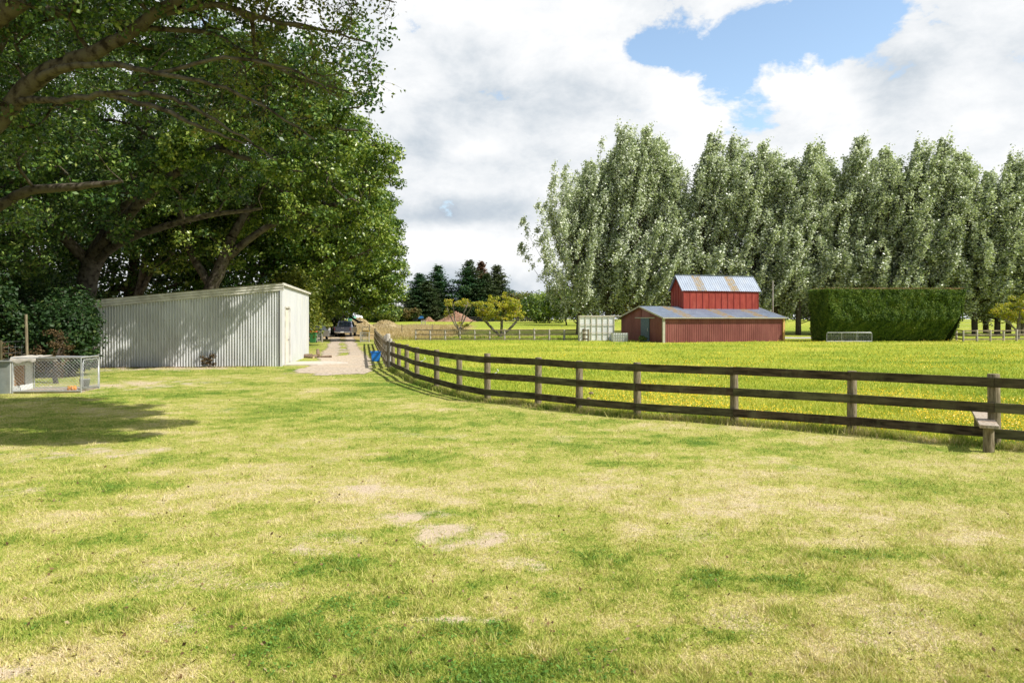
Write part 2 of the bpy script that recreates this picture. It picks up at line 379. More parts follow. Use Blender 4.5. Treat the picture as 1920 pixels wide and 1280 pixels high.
def zones(x, y):
    x = np.asarray(x, float); y = np.asarray(y, float)
    pad = side_right(x, y).astype(float)
    dirt = np.zeros_like(x); grn = np.zeros_like(x); st = np.zeros_like(x)
    for b in DIRT: dirt = np.maximum(dirt, blob(x, y, *b, soft=.95))
    for b in GREEN: grn = np.maximum(grn, blob(x, y, *b))
    for b in STRAW: st = np.maximum(st, blob(x, y, *b, soft=.8))
    f1 = fbm(x * 4.3 + 31, y * 4.3, 4); grn = grn * (.25 + .95 * sstep(.38, .56, f1)); st = st * (.3 + .9 * sstep(.4, .58, fbm(x * 3.1, y * 3.1 + 12, 4)))
    small = sstep(.60, .75, fbm(x * 1.1 + 50, y * 1.1, 4))
    lawnn = fbm(x * .35, y * .6, 4)
    dry = .47 + (lawnn - .5) * .55 + (fbm(x * 1.6 + 7, y * 2.2, 4) - .5) * .6 + (f1 - .5) * .45 + st * .14 - grn * .28
    dry = dry + sstep(18, 8, y) * .04 - sstep(18, 30, y) * .10
    dirt = np.maximum(dirt * (.35 + .6 * sstep(.36, .66, fbm(x * 4.6, y * 4.6, 4))), small * .42 * (1 - grn) * (y < 20))
    near = (y < 32) & (pad < .5)
    dirt = np.where(near, dirt, 0)
    dry = np.where(pad > .5, .30 + (fbm(x * .3, y * .5, 4) - .5) * .9 + .1 * sstep(35, 60, y), dry)
    far = y > 66
    dry = np.where(far, .33 + (fbm(x * .05, y * .05, 3) - .5) * .5, dry)
    tan = ((x < -6) & (x > -34) & (y > 66) & (y < 128)).astype(float) * sstep(-34, -27, x) * sstep(-5, -8, x) * sstep(64, 72, y) * sstep(130, 112, y)
    tan = np.maximum(tan, sstep(.5, .6, fbm(x * .2, y * .2, 3)) * (x < 4) * (x > -14) * (y > 70) * (y < 84) * .8)
    # leaf litter below the oaks
    lit = sstep(-17.6, -19.5, x) * sstep(20, 23, y) * (y < 75)
    dirt = np.maximum(dirt, lit * .9)
    return dry, dirt, tan, np.maximum(pad, far * .7)

def axis(lo, hi, dense_lo, dense_hi, step, grow=1.09):
    a = list(np.arange(dense_lo, dense_hi, step))
    s = step; p = a[-1]
    while p < hi: s *= grow; p += s; a.append(min(p, hi))
    s = step; p = a[0]; pre = []
    while p > lo: s *= grow; p -= s; pre.append(max(p, lo))
    return np.array(sorted(set(pre)) + a)
xs = axis(-1500, 1500, -15, 15, .12, 1.10); ys = axis(-60, 2500, 2.5, 30, .12, 1.07)
X, Y = np.meshgrid(xs, ys); nx, ny = len(xs), len(ys)
Z = zt(X, Y)
dry, dirt, tan, pad = zones(X.ravel(), Y.ravel())
idx = np.arange(nx * ny).reshape(ny, nx)
Fq = np.stack([idx[:-1, :-1], idx[:-1, 1:], idx[1:, 1:], idx[1:, :-1]], -1).reshape(-1, 4)
me = np_mesh('ground', np.stack([X.ravel(), Y.ravel(), Z.ravel()], 1), Fq, M['ground'], dict(dry=dry, dirt=dirt, tan=tan, pad=pad), True)
tag(link('ground', me), kind='structure')

# driveway
def sheet(name, fn_in, x0, x1, y0, y1, st, mat, h):
    xs = np.arange(x0, x1, st); ys = np.arange(y0, y1, st)
    X, Y = np.meshgrid(xs, ys); ok = fn_in(X + st / 2, Y + st / 2)
    Z = zt(X, Y) + h; idx = np.arange(X.size).reshape(X.shape)
    q = np.stack([idx[:-1, :-1], idx[:-1, 1:], idx[1:, 1:], idx[1:, :-1]], -1)[ok[:-1, :-1]]
    me = np_mesh(name, np.stack([X.ravel(), Y.ravel(), Z.ravel()], 1), q.reshape(-1, 4), mat)
    import bmesh
    bm = bmesh.new(); bm.from_mesh(me); bmesh.ops.delete(bm, geom=[v for v in bm.verts if not v.link_faces], context='VERTS'); bm.to_mesh(me); bm.free()
    return tag(link(name, me), kind='structure')
def din(x, y):
    i, s = drive_mask(x, y); return i & ~(s & (fbm(x * 1.0, y * .5 + 3, 3) > .47))
sheet('driveway', din, -22, -4, 24, 86, .16, M['gravel'], .012)
sheet('gravel_track', lambda x, y: (np.abs(y - 73.5 - (x - 30) * .03 + (fbm(x * .4, y * .4) - .5) * 1.5) < 2.2), 26, 42, 69, 78, .3, M['gravel_grey'], .015)

# ------------------------------------------------------------------ grass
def blades(name, x, y, h, w, lean, mat, label, extra=0):
    n = len(x); z = zt(x, y); a = rng.random(n) * 6.283; b = rng.random(n) * 6.283
    dx, dy = np.cos(a) * w / 2, np.sin(a) * w / 2
    lx, ly = np.cos(b) * lean * h, np.sin(b) * lean * h
    V = np.empty((n, 3, 3))
    V[:, 0] = np.stack([x - dx, y - dy, z - .004], 1); V[:, 1] = np.stack([x + dx, y + dy, z - .004], 1)
    V[:, 2] = np.stack([x + lx, y + ly, z + h], 1)
    d, di, t, p = zones(x, y); r = rng.random(n)
    rep = lambda q: np.repeat(q, 3)
    me = np_mesh(name, V.reshape(-1, 3), np.arange(3 * n).reshape(n, 3), mat, dict(dry=rep(d), dirt=rep(di), tan=rep(t), pad=rep(p), rnd=rep(r)))
    o = link(name, me); tag(o, label, 'grass', kind='stuff'); return o
def in_shed(x, y): return (x * 0 + 1 > 0) & ((x + 18.6) > 0) & (x < -10.0 - .14 * (y - 29.8)) & (y > 28.6 + (x + 17.4) * .14) & (y < 38)
def scatter(n, pmin, pmax, um=.95):
    py = rng.uniform(pmin, pmax, n); d = F * H / (py - HY)
    u = rng.uniform(-um, um, n); return u * d, d
x, y = scatter(620000, 668, 1500)
keep = ~side_right(x, y) & (y < 37) & ~in_shed(x, y)
i, s = drive_mask(x, y); keep &= ~i | (s & (rng.random(len(x)) < .6)) | (rng.random(len(x)) < .02)
x, y = x[keep], y[keep]
d, di, t, p = zones(x, y)
fine = fbm(x * 6, y * 6, 3)
k = rng.random(len(x)) > np.clip(di * 1.1 + (fine - .5) * .9, 0, .9); x, y, d, fine = x[k], y[k], d[k], fine[k]
tuft = sstep(.52, .72, fine) * 1.0 + .65
h = (rng.uniform(.010, .040, len(x)) * (1.25 - .55 * np.clip(d, 0, 1))) * tuft * (1 + .02 * y)
blades('lawn_grass', x, y, h, .0038 + .00052 * y + h * .03, rng.uniform(.2, 1.6, len(x)), M['blade'], 'short mown lawn grass, patchy green and straw')
x, y = scatter(330000, 636, 900)
k = side_right(x, y) & (y < 66); x, y = x[k], y[k]
fine = fbm(x * 2, y * 2, 3)
h = rng.uniform(.035, .10, len(x)) * (.6 + fine) * (1 + .008 * y)
blades('paddock_grass', x, y, h, .006 + .0007 * y, rng.uniform(.2, 1.0, len(x)), M['blade'], 'lush longer paddock grass behind the rail fence')
# along the bottom of the fence, uncut grass
n = 40000; seg = rng.integers(0, len(FENCE) - 1, n); tt = rng.random(n)
A = np.array(FENCE); fx = A[seg, 0] * (1 - tt) + A[seg + 1, 0] * tt; fy = A[seg, 1] * (1 - tt) + A[seg + 1, 1] * tt
fx += rng.normal(0, .10, n); fy += rng.normal(0, .10, n)
blades('fence_line_grass', fx, fy, rng.uniform(.04, .17, n) * (.5 + fbm(fx * 2, fy * 2, 2)), .008 + .0005 * fy, rng.uniform(.2, .9, n), M['blade'], 'uncut grass fringe along the foot of the rail fence')
# buttercups
x, y = scatter(130000, 636, 880)
dens = sstep(.40, .64, fbm(x * .28 + 9, y * .22, 4)) * (1 - .55 * sstep(24, 40, y) * (x < 8)) * sstep(-6, 5, x + 0 * y) * (.35 + .65 * sstep(1, 7, x + 2))
k = side_right(x, y) & (y < 64) & (rng.random(len(x)) < dens * .95); x, y = x[k], y[k]; n = len(x)
V, Fc, r = leaves_mesh(np.stack([x, y, zt(x, y) + rng.uniform(.07, .17, n)], 1), rng.normal(size=(n, 3)) * .5 + np.array([.1, -.35, 1]), rng.uniform(.007, .012, n) * (1 + .024 * y), rng.random(n), .95)
tag(link('buttercup_flowers', np_mesh('buttercup_flowers', V, Fc, M['buttercup'], dict(rnd=r))), 'yellow buttercups scattered through the paddock grass', 'flowers', kind='stuff')
# clover / broad leaf weeds in the greener spots
x, y = scatter(60000, 690, 1400); d, di, t, p = zones(x, y)
k = ~side_right(x, y) & (y < 28) & (d < .30) & (rng.random(len(x)) < .8) & ~in_shed(x, y) & ~drive_mask(x, y)[0]; x, y = x[k], y[k]; n = len(x)
V, Fc, r = leaves_mesh(np.stack([x, y, zt(x, y) + rng.uniform(.008, .03, n)], 1), rng.normal(size=(n, 3)) * .4 + np.array([0, 0, 1]), rng.uniform(.006, .012, n) * (1 + .02 * y), rng.random(n), .8)
M['clover'] = leafmat('clover', [(0, (.06, .15, .02)), (1, (.16, .30, .05))], .2, .6, .2)
tag(link('lawn_clover', np_mesh('lawn_clover', V, Fc, M['clover'], dict(rnd=r))), 'low clover and weeds in greener patches of lawn', 'weeds', kind='stuff')
# fallen leaves
x, y = scatter(3000, 690, 1400); k = ~side_right(x, y) & (y < 29) & ~in_shed(x, y) & (rng.random(len(x)) < .25 + .75 * sstep(4, -6, x)); x, y = x[k], y[k]
x2 = rng.uniform(-17.5, -10.5, 1500); y2 = 28.75 + (x2 + 17.4) * .14 - np.abs(rng.normal(0, .35, 1500)) - .1
x3 = rng.uniform(-24, -17.8, 1800); y3 = rng.uniform(19.5, 30, 1800)
x = np.concatenate([x, x2, x3]); y = np.concatenate([y, y2, y3]); n = len(x)
V, Fc, r = leaves_mesh(np.stack([x, y, zt(x, y) + rng.uniform(.01, .04, n)], 1), rng.normal(size=(n, 3)) * .5 + np.array([0, 0, 1]), rng.uniform(.009, .019, n) * (1 + .02 * y), rng.random(n), .6)
tag(link('fallen_leaves', np_mesh('fallen_leaves', V, Fc, M['deadleaf'], dict(rnd=r))), 'dry brown leaves scattered over the lawn and below the shed', 'leaves', kind='stuff')
# crumbs of soil, thatch and stems on the worn spots
x, y = scatter(260000, 700, 1450); d, di, t, p = zones(x, y)
k = ~side_right(x, y) & (y < 26) & (di > .34) & (rng.random(len(x)) < .45) & ~in_shed(x, y); x, y = x[k], y[k]; n = len(x)
V, Fc, r = leaves_mesh(np.stack([x, y, zt(x, y) + rng.uniform(.002, .012, n)], 1), rng.normal(size=(n, 3)) + np.array([0, 0, .8]), rng.uniform(.002, .007, n) * (1 + .03 * y), rng.random(n), .55)
M['crumb'] = leafmat('soil_crumb', [(0, (.22, .16, .10)), (.4, (.45, .36, .24)), (.8, (.62, .52, .36)), (1, (.74, .66, .48))], .05, .9, .1)
tag(link('soil_crumbs', np_mesh('soil_crumbs', V, Fc, M['crumb'], dict(rnd=r))), 'crumbly soil and dead thatch on the worn patches of lawn', 'soil', kind='stuff')
# dry tall grass area beyond
n = 42000; x = rng.uniform(-30, -7, n); y = rng.uniform(67, 122, n)
d, di, t, p = zones(x, y); k = (t > .4) & (rng.random(n) < .9); x, y = x[k], y[k]; n = len(x)
k = ~((x < -14) & (y < 88)); x, y = x[k], y[k]; n = len(x)
h = rng.uniform(.12, .7, n) * (.25 + fbm(x * .25, y * .12, 3))
blades('dry_tall_grass', x, y, h, rng.uniform(.03, .07, n), rng.uniform(.1, .5, n), M['tanblade'], 'tall dry tan grass beyond the end of the drive')
n = 9000; x = rng.uniform(-12, 12, n); y = rng.normal(69.5, 1.2, n)
blades('fence_line_weeds', x, y, rng.uniform(.1, .45, n), rng.uniform(.03, .06, n), rng.uniform(.1, .5, n), M['blade'], 'rank grass growing behind the far rail fence')

# ------------------------------------------------------------------ tree makers
class Wood:
    """accumulates tapered tubes"""
    def __init__(s): s.V = []; s.F = []; s.n = 0
    def tube(s, P, R, k=6, wob=0):
        P = np.asarray(P, float); R = np.asarray(R, float); m = len(P)
        T = np.gradient(P, axis=0); T /= (np.linalg.norm(T, axis=1, keepdims=True) + 1e-9)
        ref = np.where(np.abs(T[:, 2:3]) < .9, [[0, 0, 1.]], [[1., 0, 0]])
        # keep one reference for a continuous frame
        ref = np.array([0, 0, 1.]) if np.mean(np.abs(T[:, 2])) < .8 else np.array([1., .2, 0])
        A = np.cross(T, ref); A /= (np.linalg.norm(A, axis=1, keepdims=True) + 1e-9); B = np.cross(T, A)
        q = np.arange(k) * 2 * np.pi / k
        rr = R[:, None] * (1 + (wob * np.sin(q * 3 + P[:, 2:3] * 1.3) if wob else np.zeros((m, k))))
        V = P[:, None] + (A[:, None] * np.cos(q)[None, :, None] + B[:, None] * np.sin(q)[None, :, None]) * rr[..., None]
        i = np.arange(m - 1)[:, None] * k; j = np.arange(k)[None]; j2 = (j + 1) % k
        Fc = np.stack([i + j, i + k + j, i + k + j2, i + j2], -1).reshape(-1, 4) + s.n
        s.V.append(V.reshape(-1, 3)); s.F.append(Fc); s.n += m * k
    def mesh(s, name, mat): return np_mesh(name, np.concatenate(s.V), np.concatenate(s.F), mat, None, True)

def smooth_path(pts, n=4, jit=.0, rg=rng):
    P = np.array([p[:3] for p in pts], float); R = np.array([p[3] for p in pts], float)
    t = np.arange(len(P)); tt = np.linspace(0, len(P) - 1, (len(P) - 1) * n + 1)
    Q = np.empty((len(tt), 3))
    for k in range(3):
        # catmull-like via cubic hermite
        m = np.gradient(P[:, k]); i = np.minimum(tt.astype(int), len(P) - 2); u = tt - i
        Q[:, k] = (2 * u**3 - 3 * u**2 + 1) * P[i, k] + (u**3 - 2 * u**2 + u) * m[i] + (-2 * u**3 + 3 * u**2) * P[i + 1, k] + (u**3 - u**2) * m[i + 1]
    Q[1:-1] += rg.normal(0, jit, (len(Q) - 2, 3))
    return Q, np.interp(tt, t, R)

def grow(seed, paths, blobs, ncl, crad, nleaf, lsize, leafm, barkm, rtip=.018, twigs=0, shell=.45, updir=.6, spread=.6, minsp=.55, tipm=None, tipfn=None, zmin=None, asp=.6, pull=(0, 0, 0)):
    """paths: [[(x,y,z,r)...]...] first the trunk; blobs: ellipsoids (cx,cy,cz,rx,ry,rz[,w]) filled with leaf clumps"""
    rg = np.random.default_rng(seed)
    nodes = []; par = []; flo = []; chains = []
    for pi, p in enumerate(paths):
        Q, R = smooth_path(p, 5, .018 if pi else .02, rg)
        ch = []
        if pi and nodes:
            D = np.linalg.norm(np.array(nodes) - Q[0], axis=1); a = int(np.argmin(D)); ch.append(a); prev = a
        else: prev = -1
        for q, r in zip(Q, R):
            nodes.append(q); par.append(prev); flo.append(r); prev = len(nodes) - 1; ch.append(prev)
        chains.append(ch)
    w = np.array([(b[6] if len(b) > 6 else 1) * (b[3] * b[4] * b[5]) ** .75 for b in blobs]); w /= w.sum()
    C = []
    tries = 0
    while len(C) < ncl and tries < ncl * 30:
        tries += 1
        b = blobs[rg.choice(len(blobs), p=w)]
        v = rg.normal(size=3); v /= np.linalg.norm(v); rr = rg.random() ** (1 / 3) if rg.random() > shell else rg.uniform(.78, 1.05)
        c = np.array(b[:3]) + v * rr * np.array(b[3:6]) * (1 + .12 * math.sin(v[0] * 7 + v[2] * 5 + seed))
        if zmin is not None and c[2] < zmin: continue
        if C and np.min(np.sum((np.array(C[-400:]) - c) ** 2, 1)) < (minsp * crad) ** 2: continue
        C.append(c)
    C = np.array(C)
    base = np.array(nodes)
    D = np.min(np.linalg.norm(C[:, None] - base[None], axis=2), axis=1)
    C = C[np.argsort(D)]
    NA = np.zeros((len(nodes) + len(C) * 6 + 10, 3)); NA[:len(nodes)] = nodes; cnt = len(nodes)
    z0 = base[:, 2].min() + .35 * (np.mean(C[:, 2]) - base[:, 2].min())
    for c in C:
        dd = NA[:cnt] - c; dist = np.sqrt((dd ** 2).sum(1)) + np.maximum(dd[:, 2], 0) * .8 + (NA[:cnt, 2] < z0) * 2.0
        a = int(np.argmin(dist)); p0 = NA[a]; v = c - p0; ln = np.linalg.norm(v)
        k = 2 + int(min(ln / .7, 4)); ch = [a]; prev = a
        side = rg.normal(size=3) * ln * .10; side[2] += ln * .08
        for q in range(1, k + 1):
            t = q / k; pt = p0 + v * t + side * math.sin(math.pi * t) + (rg.normal(size=3) * ln * .03 if q < k else 0)
            NA[cnt] = pt; par.append(prev); flo.append(0); prev = cnt; ch.append(cnt); cnt += 1
        chains.append(ch)
    load = np.zeros(cnt)
    for i in range(cnt): pass
    tips = np.ones(cnt) * 0
    for ch in chains[len(paths):]: tips[ch[-1]] += 1
    load = tips.copy()
    for i in range(cnt - 1, -1, -1):
        if par[i] >= 0: load[par[i]] += load[i]
    rad = np.maximum(np.array(flo), rtip * np.maximum(load, 1) ** .46)
    W = Wood()
    for ci, ch in enumerate(chains):
        P = NA[ch].copy(); R = rad[ch].copy()
        if ci >= len(paths) or ci > 0: R[0] = min(R[0], R[1] * 1.25)
        for q in range(len(R) - 2, -1, -1): R[q] = max(R[q], R[q + 1])
        if ci == 0: W.tube(P, R, 12, .07)
        else:
            R[-1] *= .7
            W.tube(P, R, 8 if R[0] > .09 else 5, .05 if R[0] > .09 else 0)
    # leaves
    n = len(C) * nleaf; ci = np.repeat(np.arange(len(C)), nleaf)
    csz = rg.uniform(.65, 1.25, len(C)) * crad
    if twigs:
        td = rg.normal(size=(len(C), twigs, 3)); td[:, :, 2] = td[:, :, 2] * .6 + .1; td += np.array(pull)
        td /= np.linalg.norm(td, axis=2, keepdims=True)
        tl = rg.uniform(.5, 1.15, (len(C), twigs, 1)) * csz[:, None, None]
        tw = C[:, None] + td * tl
        for a in range(len(C)):
            for b in range(twigs):
                mid = C[a] + td[a, b] * tl[a, b] * .5 + rg.normal(size=3) * .05
                W.tube([C[a], mid, tw[a, b]], [rtip * .55, rtip * .4, rtip * .2], 3)
        tj = rg.integers(0, twigs, n); f = rg.random(n) ** .6
        Pn = C[ci] + (tw[ci, tj] - C[ci]) * f[:, None] + rg.normal(size=(n, 3)) * csz[ci, None] * .20
    else:
        v = rg.normal(size=(n, 3)); v /= np.linalg.norm(v, axis=1, keepdims=True)
        Pn = C[ci] + v * (rg.random(n) ** .45)[:, None] * csz[ci, None] * np.array([1, 1, .62])
    out = Pn - C[ci]; out /= (np.linalg.norm(out, axis=1, keepdims=True) + 1e-6)
    Nn = out * .6 + rg.normal(size=(n, 3)) * spread + np.array([0, 0, updir])
    r = np.clip(rg.normal(.5, .2, n) + (rg.random(len(C))[ci] - .5) * .35, 0, 1)
    V, Fc, rn = leaves_mesh(Pn, Nn, rg.uniform(.65, 1.25, n) * lsize, r, asp, .15, rg)
    return W, V, Fc, rn

def place_tree(name, label, cat, base, W, V, Fc, rn, leafm, barkm, group=None, rz=0, crown='crown'):
    t = thing(name, label, cat, base, rz, group)
    off = np.array(base)
    for i in range(len(W.V)): W.V[i] = W.V[i] - off
    link('trunk', W.mesh('trunk', M[barkm]), t)
    link(crown, np_mesh(crown, V - off, Fc, M[leafm], dict(rnd=rn)), t)
    return t

def oak(label, base, limbs, blobs, seed, ncl, nleaf, **kw):
    bx, by = base; bz = gz(bx, by) - .1
    leafm = kw.pop('leafm', 'oakleaf'); barkm = kw.pop('barkm', 'bark')
    W, V, Fc, rn = grow(seed, limbs, blobs, ncl, kw.pop('crad', .9), nleaf, kw.pop('lsize', .085), leafm, barkm, **kw)
    return place_tree('oak_tree', label, 'tree', (bx, by, bz), W, V, Fc, rn, leafm, barkm, 'big oaks along the left side')

def P4(px, py, d, r):
    p = PT(px, py, d); return (p.x, p.y, p.z, r)
# A: nearest oak, trunk outside the picture
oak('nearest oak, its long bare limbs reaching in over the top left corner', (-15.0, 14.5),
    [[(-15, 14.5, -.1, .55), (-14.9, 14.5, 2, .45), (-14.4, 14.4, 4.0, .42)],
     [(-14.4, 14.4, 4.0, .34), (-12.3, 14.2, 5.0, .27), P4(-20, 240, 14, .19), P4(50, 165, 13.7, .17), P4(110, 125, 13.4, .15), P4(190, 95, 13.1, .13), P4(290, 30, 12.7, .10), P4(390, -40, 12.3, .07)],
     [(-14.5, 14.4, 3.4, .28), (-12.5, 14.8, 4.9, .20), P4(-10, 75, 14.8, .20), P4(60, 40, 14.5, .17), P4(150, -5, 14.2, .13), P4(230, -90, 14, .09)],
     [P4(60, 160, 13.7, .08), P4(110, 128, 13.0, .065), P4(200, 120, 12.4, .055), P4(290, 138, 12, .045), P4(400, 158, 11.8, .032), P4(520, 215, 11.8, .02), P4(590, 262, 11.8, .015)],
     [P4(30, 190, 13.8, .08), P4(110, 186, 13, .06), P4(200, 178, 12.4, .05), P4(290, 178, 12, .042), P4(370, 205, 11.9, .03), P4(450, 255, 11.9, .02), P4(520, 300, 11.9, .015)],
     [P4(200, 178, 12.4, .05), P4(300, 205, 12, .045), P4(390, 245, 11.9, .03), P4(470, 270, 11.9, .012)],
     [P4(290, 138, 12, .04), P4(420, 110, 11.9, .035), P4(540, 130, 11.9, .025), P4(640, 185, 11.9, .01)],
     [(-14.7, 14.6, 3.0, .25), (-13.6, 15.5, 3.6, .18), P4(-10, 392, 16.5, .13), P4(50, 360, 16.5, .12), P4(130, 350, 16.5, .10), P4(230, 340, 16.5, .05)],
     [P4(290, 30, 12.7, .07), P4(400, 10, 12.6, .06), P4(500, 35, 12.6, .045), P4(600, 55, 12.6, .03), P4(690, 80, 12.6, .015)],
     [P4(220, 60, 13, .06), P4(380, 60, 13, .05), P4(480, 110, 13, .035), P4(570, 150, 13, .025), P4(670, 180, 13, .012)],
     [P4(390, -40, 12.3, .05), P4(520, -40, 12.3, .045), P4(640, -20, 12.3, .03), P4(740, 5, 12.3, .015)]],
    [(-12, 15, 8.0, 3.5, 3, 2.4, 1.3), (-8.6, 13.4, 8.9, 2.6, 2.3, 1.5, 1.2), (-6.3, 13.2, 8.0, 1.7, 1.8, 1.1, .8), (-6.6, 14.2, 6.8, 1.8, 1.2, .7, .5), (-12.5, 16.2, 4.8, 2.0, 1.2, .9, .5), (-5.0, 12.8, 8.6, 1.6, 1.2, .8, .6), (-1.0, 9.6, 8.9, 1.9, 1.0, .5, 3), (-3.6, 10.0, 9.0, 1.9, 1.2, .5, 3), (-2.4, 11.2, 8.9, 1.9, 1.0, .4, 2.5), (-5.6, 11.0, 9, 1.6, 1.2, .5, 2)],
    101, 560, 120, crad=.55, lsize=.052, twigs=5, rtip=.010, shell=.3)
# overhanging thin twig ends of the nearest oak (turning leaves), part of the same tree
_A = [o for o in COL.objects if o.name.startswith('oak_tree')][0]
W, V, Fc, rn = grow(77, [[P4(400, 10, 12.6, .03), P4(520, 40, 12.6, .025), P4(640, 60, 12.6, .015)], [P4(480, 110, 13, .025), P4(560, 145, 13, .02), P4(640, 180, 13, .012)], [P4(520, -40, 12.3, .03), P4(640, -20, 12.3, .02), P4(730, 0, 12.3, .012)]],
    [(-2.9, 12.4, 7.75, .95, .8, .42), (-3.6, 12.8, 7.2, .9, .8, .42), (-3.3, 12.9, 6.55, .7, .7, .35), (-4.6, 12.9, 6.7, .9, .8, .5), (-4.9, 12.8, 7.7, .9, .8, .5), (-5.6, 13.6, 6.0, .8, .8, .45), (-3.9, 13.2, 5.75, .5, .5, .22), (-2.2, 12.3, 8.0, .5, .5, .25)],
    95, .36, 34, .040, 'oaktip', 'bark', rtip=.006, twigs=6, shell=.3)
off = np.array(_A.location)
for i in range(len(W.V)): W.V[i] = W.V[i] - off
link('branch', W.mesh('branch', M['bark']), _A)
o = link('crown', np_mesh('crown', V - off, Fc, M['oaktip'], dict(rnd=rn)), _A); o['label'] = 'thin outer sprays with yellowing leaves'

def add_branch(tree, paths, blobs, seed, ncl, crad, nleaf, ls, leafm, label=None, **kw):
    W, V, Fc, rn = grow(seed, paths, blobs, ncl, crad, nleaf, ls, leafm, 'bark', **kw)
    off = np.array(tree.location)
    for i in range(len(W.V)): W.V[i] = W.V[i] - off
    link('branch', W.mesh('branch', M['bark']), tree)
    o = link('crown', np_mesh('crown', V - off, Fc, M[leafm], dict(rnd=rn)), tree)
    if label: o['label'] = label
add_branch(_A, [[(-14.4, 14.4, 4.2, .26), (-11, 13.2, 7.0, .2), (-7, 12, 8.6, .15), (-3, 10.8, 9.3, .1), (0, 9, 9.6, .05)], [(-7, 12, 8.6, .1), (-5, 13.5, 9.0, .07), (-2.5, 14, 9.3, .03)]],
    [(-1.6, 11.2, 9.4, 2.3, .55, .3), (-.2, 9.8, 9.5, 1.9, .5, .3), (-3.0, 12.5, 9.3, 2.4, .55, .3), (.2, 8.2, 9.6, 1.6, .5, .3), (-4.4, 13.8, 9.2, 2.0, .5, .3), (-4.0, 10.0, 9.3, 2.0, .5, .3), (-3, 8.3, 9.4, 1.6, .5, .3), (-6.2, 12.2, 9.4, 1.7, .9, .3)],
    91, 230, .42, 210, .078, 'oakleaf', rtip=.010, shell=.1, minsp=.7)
# B: oak left of the shed
oak('broad oak left of the white shed, spreading forward over the shed roof', (-21.0, 33.0),
    [[(-21, 33, -.1, .6), (-20.8, 33, 2.5, .48), (-20.2, 32.8, 5, .42)],
     [(-20.2, 32.8, 5, .36), (-18, 32, 7.5, .28), (-15, 30.5, 9.5, .20), (-12, 29, 10.5, .13), (-9, 28, 10.6, .08)],
     [(-20.4, 33, 4.2, .3), (-18.8, 33, 7.5, .24), (-18.0, 33, 10.5, .18), (-17.5, 33, 14, .1)],
     [(-20.3, 33, 4.6, .28), (-21.5, 31, 7, .22), (-22.5, 29, 9.5, .13)],
     [(-20.3, 33, 4.8, .24), (-17.6, 31.5, 5.8, .18), (-14.0, 30.5, 6.6, .13), (-11, 30, 6.9, .07)]],
    [(-17.5, 30.5, 12.5, 6.5, 5.5, 4.2, 1.2), (-11.5, 29.5, 12.0, 3.6, 3.0, 2.4), (-9.3, 29, 10.2, 2.2, 2.0, 1.3, .7), (-20, 28.5, 8.0, 4.5, 3.6, 2.8), (-22.5, 28, 5.0, 3.2, 2.5, 2.6), (-14, 29.5, 8.2, 3.0, 2.6, 1.2, .7), (-23, 30, 13, 4, 4, 5), (-8.2, 26.2, 9.3, 1.5, 1.2, .7, .5), (-6.9, 26.4, 10.8, 1.7, 1.5, .9, .7), (-7.0, 26.5, 12.6, 2, 2, 1, .8)],
    102, 800, 105, crad=.72, minsp=1.0, lsize=.10, rtip=.018, twigs=0)
_B = [o for o in COL.objects if o.name.startswith('oak_tree')][-1]
add_branch(_B, [[(-20.2, 32.8, 5, .3), (-16, 30.2, 7.6, .2), (-12, 27.8, 9.0, .14), (-8.5, 27, 9.6, .09), (-6, 26.6, 9.4, .04)], [(-12, 27.8, 9.0, .12), (-9.5, 26.6, 8.0, .07), (-8, 26.2, 7.7, .03)]],
    [(-11.2, 26.6, 9.2, 1.9, .9, .75), (-8.0, 26.8, 10.0, 1.6, .9, .6), (-6.4, 26.8, 8.7, .9, .7, .4), (-8.9, 26.4, 7.9, .9, .7, .35), (-13.2, 27.2, 8.6, 1.3, .9, .6), (-10, 26.7, 11.6, 2.2, 1, .8)],
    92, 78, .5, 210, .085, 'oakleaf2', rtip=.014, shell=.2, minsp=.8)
# C
oak('leaning oak right behind the shed, its crown bulging furthest over the drive', (-19.3, 41.5),
    [[(-19.3, 41.5, -.1, .5), (-18.7, 41.4, 2.8, .42), (-17.6, 41.2, 5.2, .36), (-16.8, 41, 7.0, .3)],
     [(-17.4, 41.2, 5.6, .28), (-15.0, 41, 7.4, .2), (-12.6, 41, 8.4, .15), (-9.0, 41.5, 9.4, .08)],
     [(-16.8, 41, 7.0, .26), (-15, 41.5, 10.5, .2), (-13.5, 42, 14, .12)],
     [(-18.2, 41.4, 3.8, .25), (-19.5, 41, 6.5, .2), (-20.5, 41, 10, .12)]],
    [(-15.5, 42, 13.5, 5.5, 5, 4.5), (-10.3, 41.8, 11.6, 3.2, 3.2, 2.9), (-8.2, 41.8, 11.8, 1.7, 2, 1.3, .8), (-11.5, 41, 8.5, 3.2, 2.5, 1.5, .8), (-20, 42, 10, 4.5, 4, 5), (-12.2, 42, 15.6, 2.6, 2.5, 1.8)],
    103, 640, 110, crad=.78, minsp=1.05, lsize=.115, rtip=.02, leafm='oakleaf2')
# D
oak('round-topped oak standing behind the leaning one', (-15.9, 51),
    [[(-15.9, 51, -.1, .45), (-15.5, 51, 3, .38), (-14.6, 51, 6, .3)],
     [(-14.6, 51, 6, .22), (-12, 51, 9, .15), (-10.5, 51, 12, .08)], [(-15, 51, 5, .25), (-17, 51, 9, .15)],
     [(-15.2, 51, 4.4, .2), (-12.6, 50.5, 6.2, .14), (-10.6, 50, 7, .07)]],
    [(-13.6, 51, 12, 4.2, 4.5, 4.4), (-11.4, 51, 9, 2.6, 3, 3.2), (-17.5, 51, 10, 4, 4, 5), (-15, 50.5, 6.5, 3.4, 3, 2.4), (-10.6, 51, 13.3, 1.3, 1.6, 1.2, .7)],
    104, 480, 105, crad=.85, minsp=1.0, lsize=.13, rtip=.02, leafm='oakleaf2')
